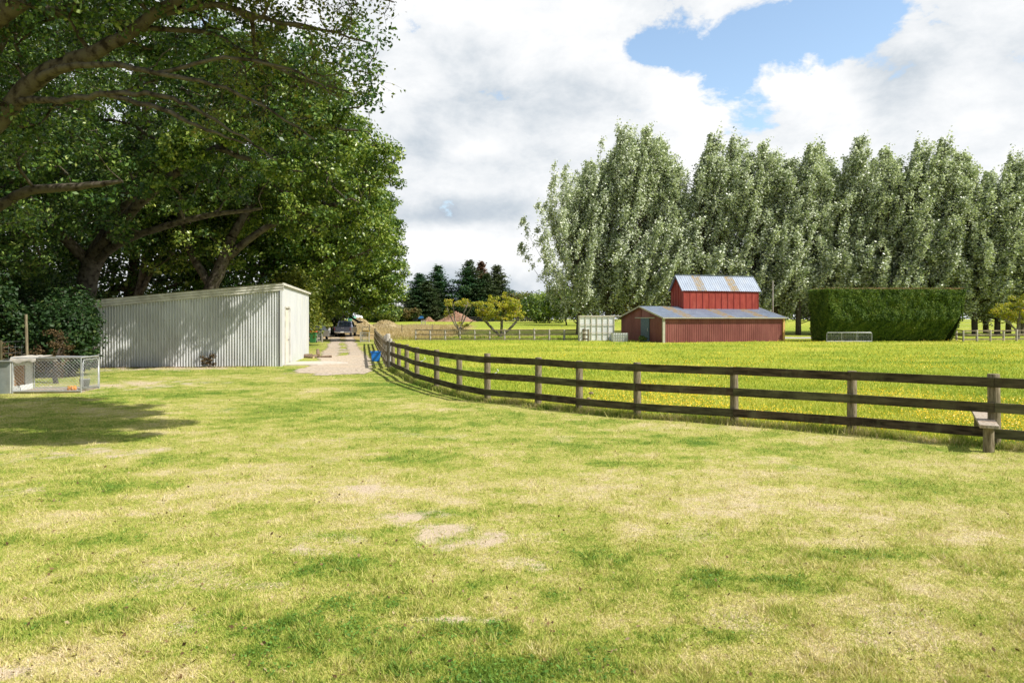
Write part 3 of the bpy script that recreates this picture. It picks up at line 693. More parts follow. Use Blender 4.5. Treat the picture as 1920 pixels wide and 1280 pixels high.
# E
oak('oak with low skirts of leaves beside the parked pickup', (-20.4, 65),
    [[(-20.4, 65, -.1, .45), (-20.2, 65, 3, .36), (-18.2, 64.4, 6, .27), (-15.5, 64, 9, .12)]],
    [(-14.2, 63.5, 8.2, 4.3, 4, 4.6), (-12.2, 63, 5.8, 2.4, 2.6, 3.0), (-17.5, 64, 6.8, 3.4, 3.5, 4), (-13.5, 64, 12, 2.6, 3, 2.3), (-14.2, 62.6, 4.4, 3.4, 2.3, 1.9)],
    105, 480, 110, crad=.8, minsp=1.0, lsize=.14, rtip=.02, leafm='oakleaf2')
oak('furthest oak of the left row, mostly hidden behind the others', (-20.0, 80),
    [[(-20, 80, 0, .4), (-20, 80, 4, .3), (-19.6, 80, 9, .15)]],
    [(-19, 80, 7.5, 5, 4.5, 5), (-15.6, 80, 5.0, 2.6, 3, 3), (-24, 80, 6, 4.5, 4, 5)],
    106, 260, 110, crad=1.3, lsize=.17, rtip=.03)
# two more oaks that close the wood at the left
oak('dark oak deep in the wood, seen through the gaps behind the shed', (-26.5, 47),
    [[(-26.5, 47, -.1, .5), (-26.2, 47, 4, .4), (-25.6, 47, 10, .2)], [(-26.2, 47, 4, .3), (-23, 46.5, 7, .2), (-20, 46, 9, .1)]],
    [(-26, 47, 9.5, 6.5, 4, 7), (-20, 48, 6.5, 4, 4, 3.6), (-31, 45, 8, 5, 4, 7)],
    107, 420, 110, crad=1.35, lsize=.16, rtip=.03)
oak('shadowy oak at the left edge behind the dog kennel', (-27.5, 33),
    [[(-27.5, 33, -.1, .5), (-27, 33, 4, .4), (-26, 33, 9, .2)]],
    [(-27, 33.5, 9, 5, 4, 7), (-24.5, 31, 4.5, 3.2, 3, 2.6), (-31, 31, 7, 4, 4, 6)],
    108, 380, 120, crad=1.15, lsize=.12, rtip=.03)
# slim extra trunks seen above the shed roof
for i, (px, d, lean, r, lab) in enumerate(((250, 43.5, .8, .30, 'thick-trunked tree in the wood, left of the leaning oak'), (395, 46.5, -.5, .22, 'slim dark-trunked tree in the wood, right of the leaning oak'), (455, 49, 1.8, .2, 'crooked tree in the wood with its trunk bent over the drive'), (150, 40, .9, .26, 'leaning tree in the wood just left of the shed end'))):
    x0 = (px - 960) / F * d
    W, V, Fc, rn = grow(200 + i, [[(x0, d, -.1, r), (x0 + lean * .3, d, 3, r * .8), (x0 + lean, d, 6, r * .6), (x0 + lean * 1.8, d, 9.5, r * .3)], [(x0 + lean * .4, d, 3.4, r * .55), (x0 + lean * .4 + 1.4, d - .5, 5.6, r * .35), (x0 + lean * .4 + 2.6, d - 1, 7, r * .2)]],
        [(x0 + lean * 1.6, d, 9.5, 2.8, 2.8, 2.8), (x0 + lean * .4 + 2.4, d - 1, 7, 1.6, 1.6, 1.1)], 110, 1.05, 90, .12, 'oakleaf', 'bark', rtip=.02)
    place_tree('woodland_tree', lab, 'tree', (x0, d, -.1), W, V, Fc, rn, 'oakleaf', 'bark', 'trees in the wood behind the shed')

def bush(name, label, cat, c, r, n, ls, leafm, seed, barkm='dkbark', group=None, sub=6, crown='foliage', nst=6):
    cx, cy = c; rx, ry, hz = r; z0 = gz(cx, cy)
    rg = np.random.default_rng(seed)
    bl = []
    for k in range(sub):
        a = rg.random() * 6.283; q = rg.random() ** .5 * .55
        bl.append((cx + math.cos(a) * q * rx, cy + math.sin(a) * q * ry, z0 + hz * rg.uniform(.35, .68), rx * rg.uniform(.38, .6), ry * rg.uniform(.38, .6), hz * rg.uniform(.24, .36)))
    W = [[(cx, cy, z0 - .05, .05 * hz ** .5), (cx + rg.normal() * .1, cy, z0 + hz * .25, .04 * hz ** .5), (cx + rg.normal() * .2, cy, z0 + hz * .5, .03)]]
    ncl = max(10, int(n / 60)); cr = (rx * ry * hz) ** (1 / 3) * .30
    Wd, V, Fc, rn = grow(seed, W, bl, ncl, cr, 60, ls, leafm, barkm, rtip=.012, shell=.6)
    V[:, 2] = np.maximum(V[:, 2], z0 + .01)
    t = thing(name, label, cat, (cx, cy, z0), 0, group); off = np.array((cx, cy, z0))
    for i in range(len(Wd.V)): Wd.V[i] = Wd.V[i] - off
    link('stem', Wd.mesh('stem', M[barkm]), t)
    link(crown, np_mesh(crown, V - off, Fc, M[leafm], dict(rnd=rn)), t)
    return t
# understorey left of / behind the shed
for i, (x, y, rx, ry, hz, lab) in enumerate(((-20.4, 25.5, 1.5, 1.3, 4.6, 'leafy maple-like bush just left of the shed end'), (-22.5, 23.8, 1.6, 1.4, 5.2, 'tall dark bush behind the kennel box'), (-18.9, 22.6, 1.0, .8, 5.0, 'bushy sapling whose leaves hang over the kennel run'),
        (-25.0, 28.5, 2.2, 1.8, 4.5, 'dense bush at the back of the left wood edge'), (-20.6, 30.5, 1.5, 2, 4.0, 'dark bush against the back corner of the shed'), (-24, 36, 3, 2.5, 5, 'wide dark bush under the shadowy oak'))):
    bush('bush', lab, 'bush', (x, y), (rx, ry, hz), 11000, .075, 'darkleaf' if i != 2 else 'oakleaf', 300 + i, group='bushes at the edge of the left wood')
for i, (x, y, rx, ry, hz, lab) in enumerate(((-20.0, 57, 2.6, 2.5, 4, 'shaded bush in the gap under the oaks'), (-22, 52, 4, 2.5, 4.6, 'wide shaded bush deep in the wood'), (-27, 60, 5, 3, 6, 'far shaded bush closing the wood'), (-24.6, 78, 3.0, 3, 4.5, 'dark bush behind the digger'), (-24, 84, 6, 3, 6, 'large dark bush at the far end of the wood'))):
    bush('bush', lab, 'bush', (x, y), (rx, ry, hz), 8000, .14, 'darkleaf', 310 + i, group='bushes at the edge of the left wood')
for i, (x, y, rx, ry, hz, lab) in enumerate(((-15.5, 23.7, .8, .6, 1.2, 'brown bracken right behind the kennel run'), (-17.0, 23.2, 1.0, .7, 1.4, 'brown bracken left of the other clump'), (-19, 24, 1.0, .8, 1.5, 'dead bracken behind the kennel box'))):
    bush('bracken', lab, 'plant', (x - .8, y + .4), (rx, ry, hz), 3200, .05, 'bracken', 330 + i, group='dead bracken at the wood edge')
bush('shrub', 'yellow-green shrub rising behind the right end of the shed', 'shrub', (-15.3, 47.5), (1.9, 1.8, 5.6), 12000, .11, 'limeleaf', 340, sub=9)
bush('shrub', 'pale olive shrub behind the parked car', 'shrub', (-22.2, 74), (2.4, 2.0, 5.2), 9000, .15, 'limeleaf', 341, sub=8)
bush('shrub', 'green bush beside the digger under the low oak', 'shrub', (-24.4, 88), (2.2, 2.0, 4.2), 8000, .16, 'oakleaf2', 342, sub=8)

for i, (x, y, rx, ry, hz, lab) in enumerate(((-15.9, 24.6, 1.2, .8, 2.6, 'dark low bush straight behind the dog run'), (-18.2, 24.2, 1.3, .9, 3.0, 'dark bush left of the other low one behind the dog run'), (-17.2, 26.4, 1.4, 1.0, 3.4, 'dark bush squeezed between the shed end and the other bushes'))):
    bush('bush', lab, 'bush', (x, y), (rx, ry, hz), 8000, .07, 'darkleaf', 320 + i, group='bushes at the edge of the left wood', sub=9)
# poplars ---------------------------------------------------------
def poplar_mesh(seed, h, rad, n_br, nl, low=1.3, spreadlow=1.0):
    rg = np.random.default_rng(seed); W = Wood()
    lean = .05
    zz = np.linspace(0, h, 14); tx = lean * h * (zz / h) ** 2 + np.cumsum(rg.normal(0, .05, 14)); ty = np.cumsum(rg.normal(0, .05, 14)); tx -= tx[0]; ty -= ty[0]
    tr = .27 * (1 - zz / h) ** .8 + .015
    W.tube(np.stack([tx, ty, zz], 1), tr, 9, .06)
    Cs = []
    for b in range(n_br):
        t = (b + rg.random()) / n_br; z0 = low + (h * .90 - low) * t ** .9
        prof = math.sin(min(1, (t * 1.15 + .20)) * math.pi) ** .6 if t < .7 else 1
        prof = max(.15, (1 - t) ** .80 * 1.2) * (0.75 + .25 * min(1, t * 5))
        reach = rad * prof * rg.uniform(.6, 1.18) * (spreadlow if t < .35 else 1)
        rise = reach * rg.uniform(1.2, 2.6) * (1 if t > .25 else .6) + .6 + 1.6 * t * rg.random()
        a = rg.random() * 6.283; x0 = np.interp(z0, zz, tx); y0 = np.interp(z0, zz, ty)
        s = np.linspace(0, 1, 8)
        bx = x0 + math.cos(a) * reach * (s ** .75) + .55 * s ** 2 * (.6 + t); by = y0 + math.sin(a) * reach * (s ** .75); bz = z0 + rise * s ** 1.35
        P = np.stack([bx, by, bz], 1) + rg.normal(0, .05, (8, 3)) * s[:, None]
        W.tube(P, .05 * (1 - t * .6) * (1 - s) + .008, 4)
        m = int(4 + reach * 3.2)
        for q in range(m):
            f = rg.uniform(.28, 1.0) if rg.random() < .8 else 1.0
            c = np.array([np.interp(f, s, P[:, k]) for k in range(3)]) + rg.normal(0, .14 + .12 * (1 - f), 3)
            Cs.append((c, .20 + .26 * rg.random()))
    for q in range(14): Cs.append((np.array([tx[-1] + rg.normal(0, .12), ty[-1] + rg.normal(0, .12), h - q * .18]), .16))
    for q in range(11):
        a = rg.random() * 6.283; ro = rad * rg.uniform(.1, .62); z0 = h * rg.uniform(.5, .74); z1 = h * (rg.uniform(.86, 1.0) - .22 * ro / rad)
        x0 = np.interp(z0, zz, tx) + math.cos(a) * ro * .5; x1 = np.interp(z1, zz, tx) + math.cos(a) * ro + .7; y0 = math.sin(a) * ro * .5; y1 = math.sin(a) * ro
        s = np.linspace(0, 1, 6); P = np.stack([x0 + (x1 - x0) * s ** 1.3, y0 + (y1 - y0) * s, z0 + (z1 - z0) * s], 1)
        W.tube(P, .04 * (1 - s) + .008, 4)
        for f in np.arange(.15, 1.01, .42 / (z1 - z0)):
            c = np.array([np.interp(f, s, P[:, k]) for k in range(3)]) + rg.normal(0, .10, 3); Cs.append((c, .34 * (1.05 - f * .75)))
    C = np.array([c[0] for c in Cs]); R = np.array([c[1] for c in Cs])
    per = max(6, int(nl / len(C))); ci = np.repeat(np.arange(len(C)), per); n = len(ci)
    v = rg.normal(size=(n, 3)) * .55
    v *= np.array([.8, .8, 1.9]); v[:, 0] += .30 * v[:, 2]
    Pn = C[ci] + v * R[ci, None]
    Nn = rg.normal(size=(n, 3)) * .7 + np.array([.5, -.3, .5]) 
    cl = rg.random(len(C)) * .45
    r = np.clip(rg.beta(1.6, 2.2, n) * .9 + (cl[ci] - .2) * .6, 0, 1)
    V, Fc, rn = leaves_mesh(Pn, Nn, rg.uniform(.08, .15, n), r, .75, .1, rg)
    return W.mesh('trunk', M['dkbark']), np_mesh('crown', V, Fc, M['poplarleaf'], dict(rnd=rn))
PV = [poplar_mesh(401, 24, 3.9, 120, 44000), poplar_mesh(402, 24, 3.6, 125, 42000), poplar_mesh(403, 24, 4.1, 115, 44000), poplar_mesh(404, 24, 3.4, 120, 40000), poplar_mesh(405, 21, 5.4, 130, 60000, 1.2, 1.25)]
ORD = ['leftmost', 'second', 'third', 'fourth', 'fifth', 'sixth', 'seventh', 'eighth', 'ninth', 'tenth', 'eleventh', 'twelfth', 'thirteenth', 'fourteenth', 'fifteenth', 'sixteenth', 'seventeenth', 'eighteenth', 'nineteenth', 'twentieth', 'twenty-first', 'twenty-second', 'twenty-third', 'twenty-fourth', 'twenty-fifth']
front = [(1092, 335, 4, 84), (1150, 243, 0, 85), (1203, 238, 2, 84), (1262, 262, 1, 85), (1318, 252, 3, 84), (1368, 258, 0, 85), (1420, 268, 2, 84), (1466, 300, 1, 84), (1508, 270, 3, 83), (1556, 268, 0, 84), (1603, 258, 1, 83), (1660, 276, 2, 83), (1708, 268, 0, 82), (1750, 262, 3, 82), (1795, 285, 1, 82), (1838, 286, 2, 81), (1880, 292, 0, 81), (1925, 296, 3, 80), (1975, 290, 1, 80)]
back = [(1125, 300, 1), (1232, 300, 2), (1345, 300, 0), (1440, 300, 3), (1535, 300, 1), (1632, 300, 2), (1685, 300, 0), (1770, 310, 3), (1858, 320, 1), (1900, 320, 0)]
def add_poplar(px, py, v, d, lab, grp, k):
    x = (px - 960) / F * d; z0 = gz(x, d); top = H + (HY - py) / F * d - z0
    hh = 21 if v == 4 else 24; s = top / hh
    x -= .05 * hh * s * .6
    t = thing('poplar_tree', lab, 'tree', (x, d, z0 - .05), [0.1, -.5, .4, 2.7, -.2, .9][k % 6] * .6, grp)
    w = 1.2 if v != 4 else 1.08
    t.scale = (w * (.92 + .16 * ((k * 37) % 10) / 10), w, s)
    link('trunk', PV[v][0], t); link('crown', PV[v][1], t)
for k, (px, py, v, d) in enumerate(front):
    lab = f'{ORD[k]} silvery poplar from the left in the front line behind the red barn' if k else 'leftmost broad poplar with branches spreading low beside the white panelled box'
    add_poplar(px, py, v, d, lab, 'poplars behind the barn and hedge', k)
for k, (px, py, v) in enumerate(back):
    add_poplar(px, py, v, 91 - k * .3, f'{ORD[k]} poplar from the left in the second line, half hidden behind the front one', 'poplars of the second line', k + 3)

# conifers --------------------------------------------------------
def conifer_mesh(seed, h, rad, leafm):
    rg = np.random.default_rng(seed); W = Wood(); W.tube([(0, 0, 0), (0, 0, h * .5), (0, 0, h)], [.3, .18, .02], 8)
    C = []; D = []
    z = .3
    while z < h - .1:
        t = z / h; R = rad * (1 - t) ** .72 * 1.12 * (.75 + .25 * min(1, t * 6)) * rg.uniform(.75, 1.15)
        for b in range(int(5 + 5 * (1 - t))):
            a = rg.random() * 6.283; rr = R * rg.uniform(.7, 1.15)
            m = max(2, int(rr / .28))
            for q in range(m):
                f = (q + .6) / m; C.append((math.cos(a) * rr * f, math.sin(a) * rr * f, z + rr * f * .35 - (f ** 2) * rr * .12)); D.append(a)
            if b < 4: W.tube([(0, 0, z), (math.cos(a) * rr * .8, math.sin(a) * rr * .8, z + rr * .2)], [.04, .01], 3)
        z += .30 + .1 * rg.random()
    C = np.array(C); per = 9; ci = np.repeat(np.arange(len(C)), per); n = len(ci)
    P = C[ci] + rg.normal(size=(n, 3)) * np.array([.2, .2, .22]); r = np.clip(rg.normal(.45, .25, n) + (rg.random(len(C))[ci] - .5) * .4, 0, 1)
    V, Fc, rn = leaves_mesh(P, rg.normal(size=(n, 3)) + np.array([0, 0, .3]), rg.uniform(.14, .28, n), r, .38, .1, rg)
    return W.mesh('trunk', M['dkbark']), np_mesh('crown', V, Fc, M[leafm], dict(rnd=rn))
CV = [conifer_mesh(501, 15, 3.6, 'confleaf'), conifer_mesh(502, 15, 3.1, 'confleaf'), conifer_mesh(503, 15, 2.6, 'confbrown')]
for k, (px, py, v, d, w, lab) in enumerate(((787, 512, 0, 168, 1.05, 'broad dark conifer at the left of the left pair'), (821, 497, 1, 170, 1.1, 'pointed dark conifer, right of the left pair'), (880, 487, 0, 168, 1.0, 'tallest dark conifer of the middle group'), (903, 491, 2, 172, 1.1, 'browning conifer between the dark ones'), (932, 497, 1, 169, 1.05, 'slim dark conifer at the right of the middle group'), (914, 512, 1, 166, .9, 'short conifer in front of the middle group'), (801, 525, 1, 166, 1.0, 'low conifer tucked in front of the left pair'))):
    x = (px - 960) / F * d; z0 = gz(x, d); s = (H + (HY - py) / F * d - z0) / 15
    t = thing('conifer_tree', lab, 'tree', (x, d, z0 - .1), k * 1.3, 'conifers beyond the far field'); t.scale = (w * 1.9, w * 1.9, s)
    link('trunk', CV[v][0], t); link('crown', CV[v][1], t)

# background shrubs beyond the field
bgs = [(705, 573, 4, 150, 'oakleaf2', 'green tree at the left end of the far field, beside the pale roof'), (742, 572, 3.6, 158, 'shrubleaf', 'reddish green shrub right of the pale roof'), (763, 577, 3.2, 160, 'shrubleaf', 'low mixed shrub left of the conifers'), (725, 582, 2.8, 146, 'limeleaf', 'olive shrub below the pale roof'),
       (852, 565, 3.6, 172, 'darkleaf', 'dark shrub in the gap between the conifer groups'), (960, 552, 5, 165, 'shrubleaf', 'reddish brown shrub just right of the conifers'), (985, 543, 5.5, 168, 'limeleaf', 'olive tree in the far hedgerow'), (1010, 550, 5, 160, 'shrubleaf', 'autumn-tinted tree in the far hedgerow'), (1030, 536, 5.5, 140, 'oakleaf2', 'round green tree in the far hedgerow beside the poplars'), (1062, 530, 5, 125, 'oakleaf2', 'green tree in front of the leftmost poplar'), (900, 570, 5, 162, 'darkleaf', 'dark shrub below the middle conifers')]
for k, (px, py, w, d, lm, lab) in enumerate(bgs):
    x = (px - 960) / F * d; z0 = gz(x, d)
    bush('background_shrub', lab, 'shrub', (x, d), (w, w * .7, (H + (HY - py) / F * d - z0)), 7000, .24, lm, 600 + k, group='shrubs beyond the far field', sub=9)
for k in range(12):
    x = 28 + k * 9.5; d = 172 + (k * 31 % 9)
    bush('background_shrub', f'{ORD[k]} far hedgerow bush from the barn, glimpsed between the poplar trunks', 'shrub', (x, d), (8, 3, 9 + (k * 7 % 4)), 6000, .42, 'oakleaf2' if k % 2 else 'shrubleaf', 620 + k, group='hedgerow beyond the poplars', sub=8)

# magnolias with yellow leaves
def smalltree(label, px, d, blobs, limbs, n, per, seed, crad=.32, ls=.07, bark='greybark', leafm='yelleaf', **kw):
    x = (px - 960) / F * d; z0 = gz(x, d)
    bl = [(x + a, d + b, z0 + c, r1, r2, r3) for a, b, c, r1, r2, r3 in blobs]
    lb = [[(x + a, d + b, z0 + c, r) for a, b, c, r in l] for l in limbs]
    W, V, Fc, rn = grow(seed, lb, bl, n, crad, per, ls, leafm, bark, rtip=.02, **kw)
    place_tree('magnolia_tree', label, 'tree', (x, d, z0), W, V, Fc, rn, leafm, bark, 'yellow-leaved small trees')
smalltree('round bushy small tree with yellow-green leaves behind the far rail fence', 938, 69.5, [(0, 0, 3.0, 2.4, 2.0, 1.1), (.3, 0, 3.9, 1.7, 1.5, .8), (1.6, 0, 2.5, 1.2, 1, .7), (-1.6, 0, 2.6, 1.2, 1, .7)],
          [[(0, 0, 0, .16), (.1, 0, .8, .12), (.2, 0, 2.2, .08)], [(0, 0, .3, .1), (-1, 0, 1.3, .06), (-1.7, 0, 2, .03)], [(0, 0, .3, .1), (.9, 0, 1.0, .06), (1.7, 0, 1.9, .03)]], 170, 60, 701)
smalltree('thin open small tree with bare pale stems and yellow tips', 862, 70, [(-1.3, 0, 2.7, .55, .5, .45), (-.9, 0, 3.7, .75, .7, .35), (.7, 0, 3.7, 1.0, .8, .4), (1.7, 0, 3.6, .5, .5, .4), (.3, 0, 1.5, .5, .5, .3)],
          [[(0, 0, 0, .1), (0, 0, .9, .08), (.5, 0, 2.0, .05), (1.3, 0, 3.5, .02)], [(0, 0, .8, .06), (-.7, 0, 1.8, .04), (-1.3, 0, 3.2, .02)], [(0, 0, .9, .05), (.9, 0, 1.5, .04), (1.9, 0, 2.3, .02)], [(.1, 0, 1.1, .05), (.3, 0, 2.3, .03), (.8, 0, 3.6, .015)], [(0, 0, .8, .05), (-.5, 0, 2.0, .03), (-.7, 0, 3.6, .015)]], 62, 42, 702, crad=.28, ls=.06)
smalltree('bright yellow-green tree at the right edge in front of the poplars', 1908, 68, [(0, 0, 2.8, 1.9, 1.6, 1.0), (.3, 0, 3.9, 1.1, 1.2, .8), (-1.6, 0, 2.7, .9, .8, .5), (1.6, 0, 3.0, 1.2, 1, 1)],
          [[(0, 0, 0, .14), (.1, 0, 1.4, .1), (.2, 0, 3, .05)], [(0, 0, .8, .08), (-1.2, 0, 2.0, .04), (-2, 0, 2.7, .02)]], 120, 60, 703, crad=.36, ls=.075)

# ------------------------------------------------------------------ hedge
def hedge():
    cx0, cy0 = (1553 - 960) / F * 61.5, 61.5; L_ = 13.0; Dp = 3.6; Hh = 4.75; ang = math.radians(4)
    t = thing('clipped_hedge', 'tall clipped dark green hedge block with a browned flat top', 'hedge', (cx0, cy0, gz(cx0, cy0)), ang)
    rg = np.random.default_rng(81)
    def prof(z): # recess of the front towards the foot
        q = np.clip(1 - z / 2.1, 0, 1); return .15 * (1 - z / Hh) + 1.25 * q ** 1.1
    n = 150000
    f = rg.choice(4, n, p=[.62, .13, .15, .10])
    u = rg.random(n); w = rg.random(n)
    x = np.where(f == 0, u * L_, np.where(f == 1, 0, np.where(f == 2, u * L_, L_))); z = np.where(f == 2, Hh, w * Hh)
    y = np.where(f == 0, prof(z), np.where(f == 2, w * Dp, prof(z) + u * (Dp - prof(z))))
    x = x + np.where(f == 1, .35 * (1 - z / Hh) ** 1.0, 0) - np.where(f == 3, .35 * (1 - z / Hh), 0)
    x = np.where(f == 0, .35 * (1 - z / Hh) + u * (L_ - 1.5 * (1 - z / Hh)), x)
    nrm = np.array([[0, -1, -.05], [-1, 0, 0], [0, 0, 1], [1, 0, 0]], float)[f]
    bump = (fbm(x * 1.6 + y, z * 1.6, 3) - .5) * .40 + rg.normal(0, .04, n) + (rg.random(n) < .01) * rg.random(n) * .25
    P = np.stack([x, y, z], 1) + nrm * bump[:, None]
    r = np.clip(rg.random(n) * .8 + (fbm(x * 2.5 + 4 * y, z * 2.5, 3) - .5) * .8, 0, 1)
    V, Fc, rn = leaves_mesh(P, nrm + rg.normal(size=(n, 3)) * .75, rg.uniform(.03, .06, n), r, .7, .1, rg)
    link('foliage', np_mesh('foliage', V, Fc, M['hedgeleaf'], dict(rnd=rn)), t)
    n = 9000; x = rg.random(n) * L_; y = rg.random(n) ** 1.5 * Dp
    P = np.stack([x, y, Hh + rg.normal(.05, .05, n)], 1); V, Fc, rn = leaves_mesh(P, rg.normal(size=(n, 3)), rg.uniform(.03, .06, n), rg.random(n), .5, 0, rg)
    o = link('foliage', np_mesh('foliage', V, Fc, M['hedgetop'], dict(rnd=rn)), t); o['label'] = 'browned clipped top'
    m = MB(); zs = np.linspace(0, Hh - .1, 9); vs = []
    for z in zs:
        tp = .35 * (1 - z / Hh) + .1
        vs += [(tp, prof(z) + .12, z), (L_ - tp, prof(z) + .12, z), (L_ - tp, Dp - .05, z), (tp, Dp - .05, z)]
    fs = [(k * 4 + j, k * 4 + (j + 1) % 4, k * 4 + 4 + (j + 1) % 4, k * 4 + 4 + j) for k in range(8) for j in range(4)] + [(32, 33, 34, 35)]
    m.add(vs, fs).build('dark_core', M['hedgecore'], t)  # solid near-black core inside the leaf shell
hedge()

# ------------------------------------------------------------------ fences
def bpost(p, r, h, seed, mat, parent, name='post', n=12):
    rg = random.Random(seed); m = MB(); x, y = p; z0 = gz(x, y)
    lx, ly = rg.uniform(-.015, .015), rg.uniform(-.015, .015)
    m.tube([(x, y, z0 - .15), (x + lx * .5, y + ly * .5, z0 + h * .5), (x + lx, y + ly, z0 + h - .015), (x + lx, y + ly, z0 + h)], [r * 1.04, r, r * .98, r * .9], n)
    return m.build(name, mat, parent, True)
fn = thing('rail_fence', 'dark three-rail wooden fence curving across the foreground paddock', 'fence', (FENCE[1][0], FENCE[1][1], 0))
heights = [1.17, 1.17, 1.12, 1.11, 1.15, 1.12, 1.14, 1.19, 1.1, 1.14, 1.13, 1.13, 1.12, 1.14]
for i, p in enumerate(FENCE): bpost(p, .08 if i != 1 else .088, heights[i], i, M['post'], fn)
def rails(pts, zs, w, th, off, parent, mat, seed=0, jit=.008):
    rg = random.Random(seed)
    for zc in zs:
        prev = None
        for i in range(len(pts) - 1):
            a = Vector((*pts[i], 0)); b = Vector((*pts[i + 1], 0)); t = (b - a).normalized()
            nrm = Vector((t.y, -t.x, 0)); nrm = nrm if nrm.dot(-a) > 0 else -nrm
            oa = prev if prev is not None else a + nrm * off
            ob = b + nrm * off
            if i < len(pts) - 2:
                t2 = (Vector((*pts[i + 2], 0)) - b).normalized(); n2 = Vector((t2.y, -t2.x, 0)); n2 = n2 if n2.dot(-b) > 0 else -n2
                nb = (nrm + n2).normalized(); ob = b + nb * off
            prev = ob
            za = gz(*pts[i]) + zc + rg.uniform(-jit, jit); zb = gz(*pts[i + 1]) + zc + rg.uniform(-jit, jit)
            m = MB(); A = oa + Vector((0, 0, za)); B = ob + Vector((0, 0, zb)); tt = (B - A).normalized()
            mid = (A + B) / 2 + Vector((0, 0, rg.uniform(-.008, .004)))
            m.beam(A + tt * .002, B - tt * .002, th, w)
            mm = random.Random(i * 7 + int(zc * 100)).choice([mat, M['rail_b'], M['rail_c']]) if mat == M['rail'] else mat
            m.build('rail', mm, parent, True, bevel=.004)
rails(FENCE, (1.04, .635, .235), .155, .038, .10, fn, M['rail'], 3)
fn2 = thing('rail_fence', 'weathered rail fence running away along the right of the drive', 'fence', (FENCE2[0][0], FENCE2[0][1], 0))
for i in range(len(FENCE2) - 1):
    for q in (0, .5): 
        p = (FENCE2[i][0] * (1 - q) + FENCE2[i + 1][0] * q, FENCE2[i][1] * (1 - q) + FENCE2[i + 1][1] * q)
        bpost(p, .085, 1.15, 40 + i * 2 + int(q * 2), M['post'], fn2)
bpost(FENCE2[-1], .1, 1.3, 60, M['post'], fn2)
rails(FENCE2, (1.04, .635, .235), .15, .038, .10, fn2, M['farrail'], 5)
# strainer posts and plank gate where they meet
for k, (px, py, r, h, lab) in enumerate(((726.5, 688, .11, 1.42, 'thick pale strainer post at the fence corner, nearest the lawn'), (731.5, 692, .07, 1.25, 'thinner post with wire wrapped round it at the fence corner'), (722.5, 682, .10, 1.32, 'grey split post behind the thick strainer post'))):
    p = G(px, py); m = MB(); rg = random.Random(k)
    m.tube([(0, 0, -.2), (.01, 0, h * .5), (.02, 0, h - .03), (.02, 0, h)], [r * 1.05, r, r * .95, r * .7], 12)
    t = thing('strainer_post', lab, 'post', (p[0], p[1], gz(*p)), 0, 'corner posts by the drive'); m.build('post', M['greypost'], t)
    w = MB()
    for zz in (.35, .62, .9, 1.12): w.tube([((r + .012) * math.cos(a) + .012, (r + .012) * math.sin(a), zz + .01 * math.sin(a)) for a in np.linspace(0, 6.283, 13)], .006, 4)
    w.build('wire', M['galv'], t)
def small_fence(name, label, pts, n_rail, h, w, post_r, mat_r, mat_p, nseg, loc=None, off=.06, cat='fence', zs=None):
    t = thing(name, label, cat, (pts[0][0], pts[0][1], 0))
    P = []
    for i in range(len(pts) - 1):
        for q in range(nseg[i]):
            f = q / nseg[i]; P.append((pts[i][0] * (1 - f) + pts[i + 1][0] * f, pts[i][1] * (1 - f) + pts[i + 1][1] * f))
    P.append(pts[-1])
    for i, p in enumerate(P): bpost(p, post_r * random.uniform(.85, 1.2), h * random.uniform(.97, 1.06), i, mat_p, t, n=8)
    rails(P, zs or [h * .93 - k * h * .42 for k in range(n_rail)], w, .04, off, t, mat_r, len(P))
    return t
dF = 66.5
small_fence('rail_fence', 'far two-rail timber fence with pale posts below the small yellow trees', [((779 - 960) / F * dF, dF), ((1086 - 960) / F * (dF - .5), dF - .5)], 2, 1.05, .11, .09, M['farrail'], M['greypost'], [11], zs=(.98, .55, .12))
small_fence('rail_fence', 'short return of rail fence beside the white panelled box', [((1086 - 960) / F * 66, 66), ((1103 - 960) / F * 63, 63)], 3, 1.1, .11, .09, M['farrail'], M['post'], [2], zs=(1.0, .6, .2))
small_fence('rail_fence', 'low rail fence right of the hedge in front of the poplar trunks', [((1782 - 960) / F * 70, 70), ((1806 - 960) / F * 62, 62), ((2000 - 960) / F * 66, 66)], 2, 1.05, .12, .09, M['farrail'], M['greypost'], [2, 8], zs=(.98, .6, .2))
# wire fence behind the kennel
def wire_fence(label, pts, h, nw, mat, r=.05, wr=.006, mesh=0):
    t = thing('wire_fence', label, 'fence', (pts[0][0], pts[0][1], gz(*pts[0])))
    for i, p in enumerate(pts): bpost(p, r, h, 90 + i, mat, t, n=8)
    for i in range(len(pts) - 1):
        m = MB(); a, b = pts[i], pts[i + 1]
        for k in range(nw):
            z = h * (.95 - .85 * k / max(1, nw - 1)); m.tube([(a[0], a[1], gz(*a) + z), ((a[0] + b[0]) / 2, (a[1] + b[1]) / 2, (gz(*a) + gz(*b)) / 2 + z - .01), (b[0], b[1], gz(*b) + z)], wr, 3, False)
        if mesh:
            for q in np.arange(mesh, 1, mesh):
                x, y = a[0] * (1 - q) + b[0] * q, a[1] * (1 - q) + b[1] * q; m.tube([(x, y, gz(x, y)), (x, y, gz(x, y) + h * .9)], wr * .7, 3, False)
        m.build('wire', M['galv'], t, True)
wire_fence('wire netting fence with thin posts behind the dog kennel', [(-19.5, 21.6), (-16.9, 22.6), (-17.9, 27.9)], 1.35, 7, M['rail'], .035, .004, .08)
p = G(50, 719)
m = MB(); m.tube([(0, 0, 0), (-.04, 0, 1.1), (-.07, 0, 2.2)], [.045, .042, .04], 8)
t = thing('post', 'tall grey-green post standing behind the kennel run', 'post', (-15.45, 21.8, 0)); m.build('post_shaft', M['post'], t)
wire_fence('wire fence with thin battens across the dry tan grass', [(-24, 92), (-19, 91), (-14.5, 90), (-10.4, 89)], 1.15, 5, M['post'], .06, .012)
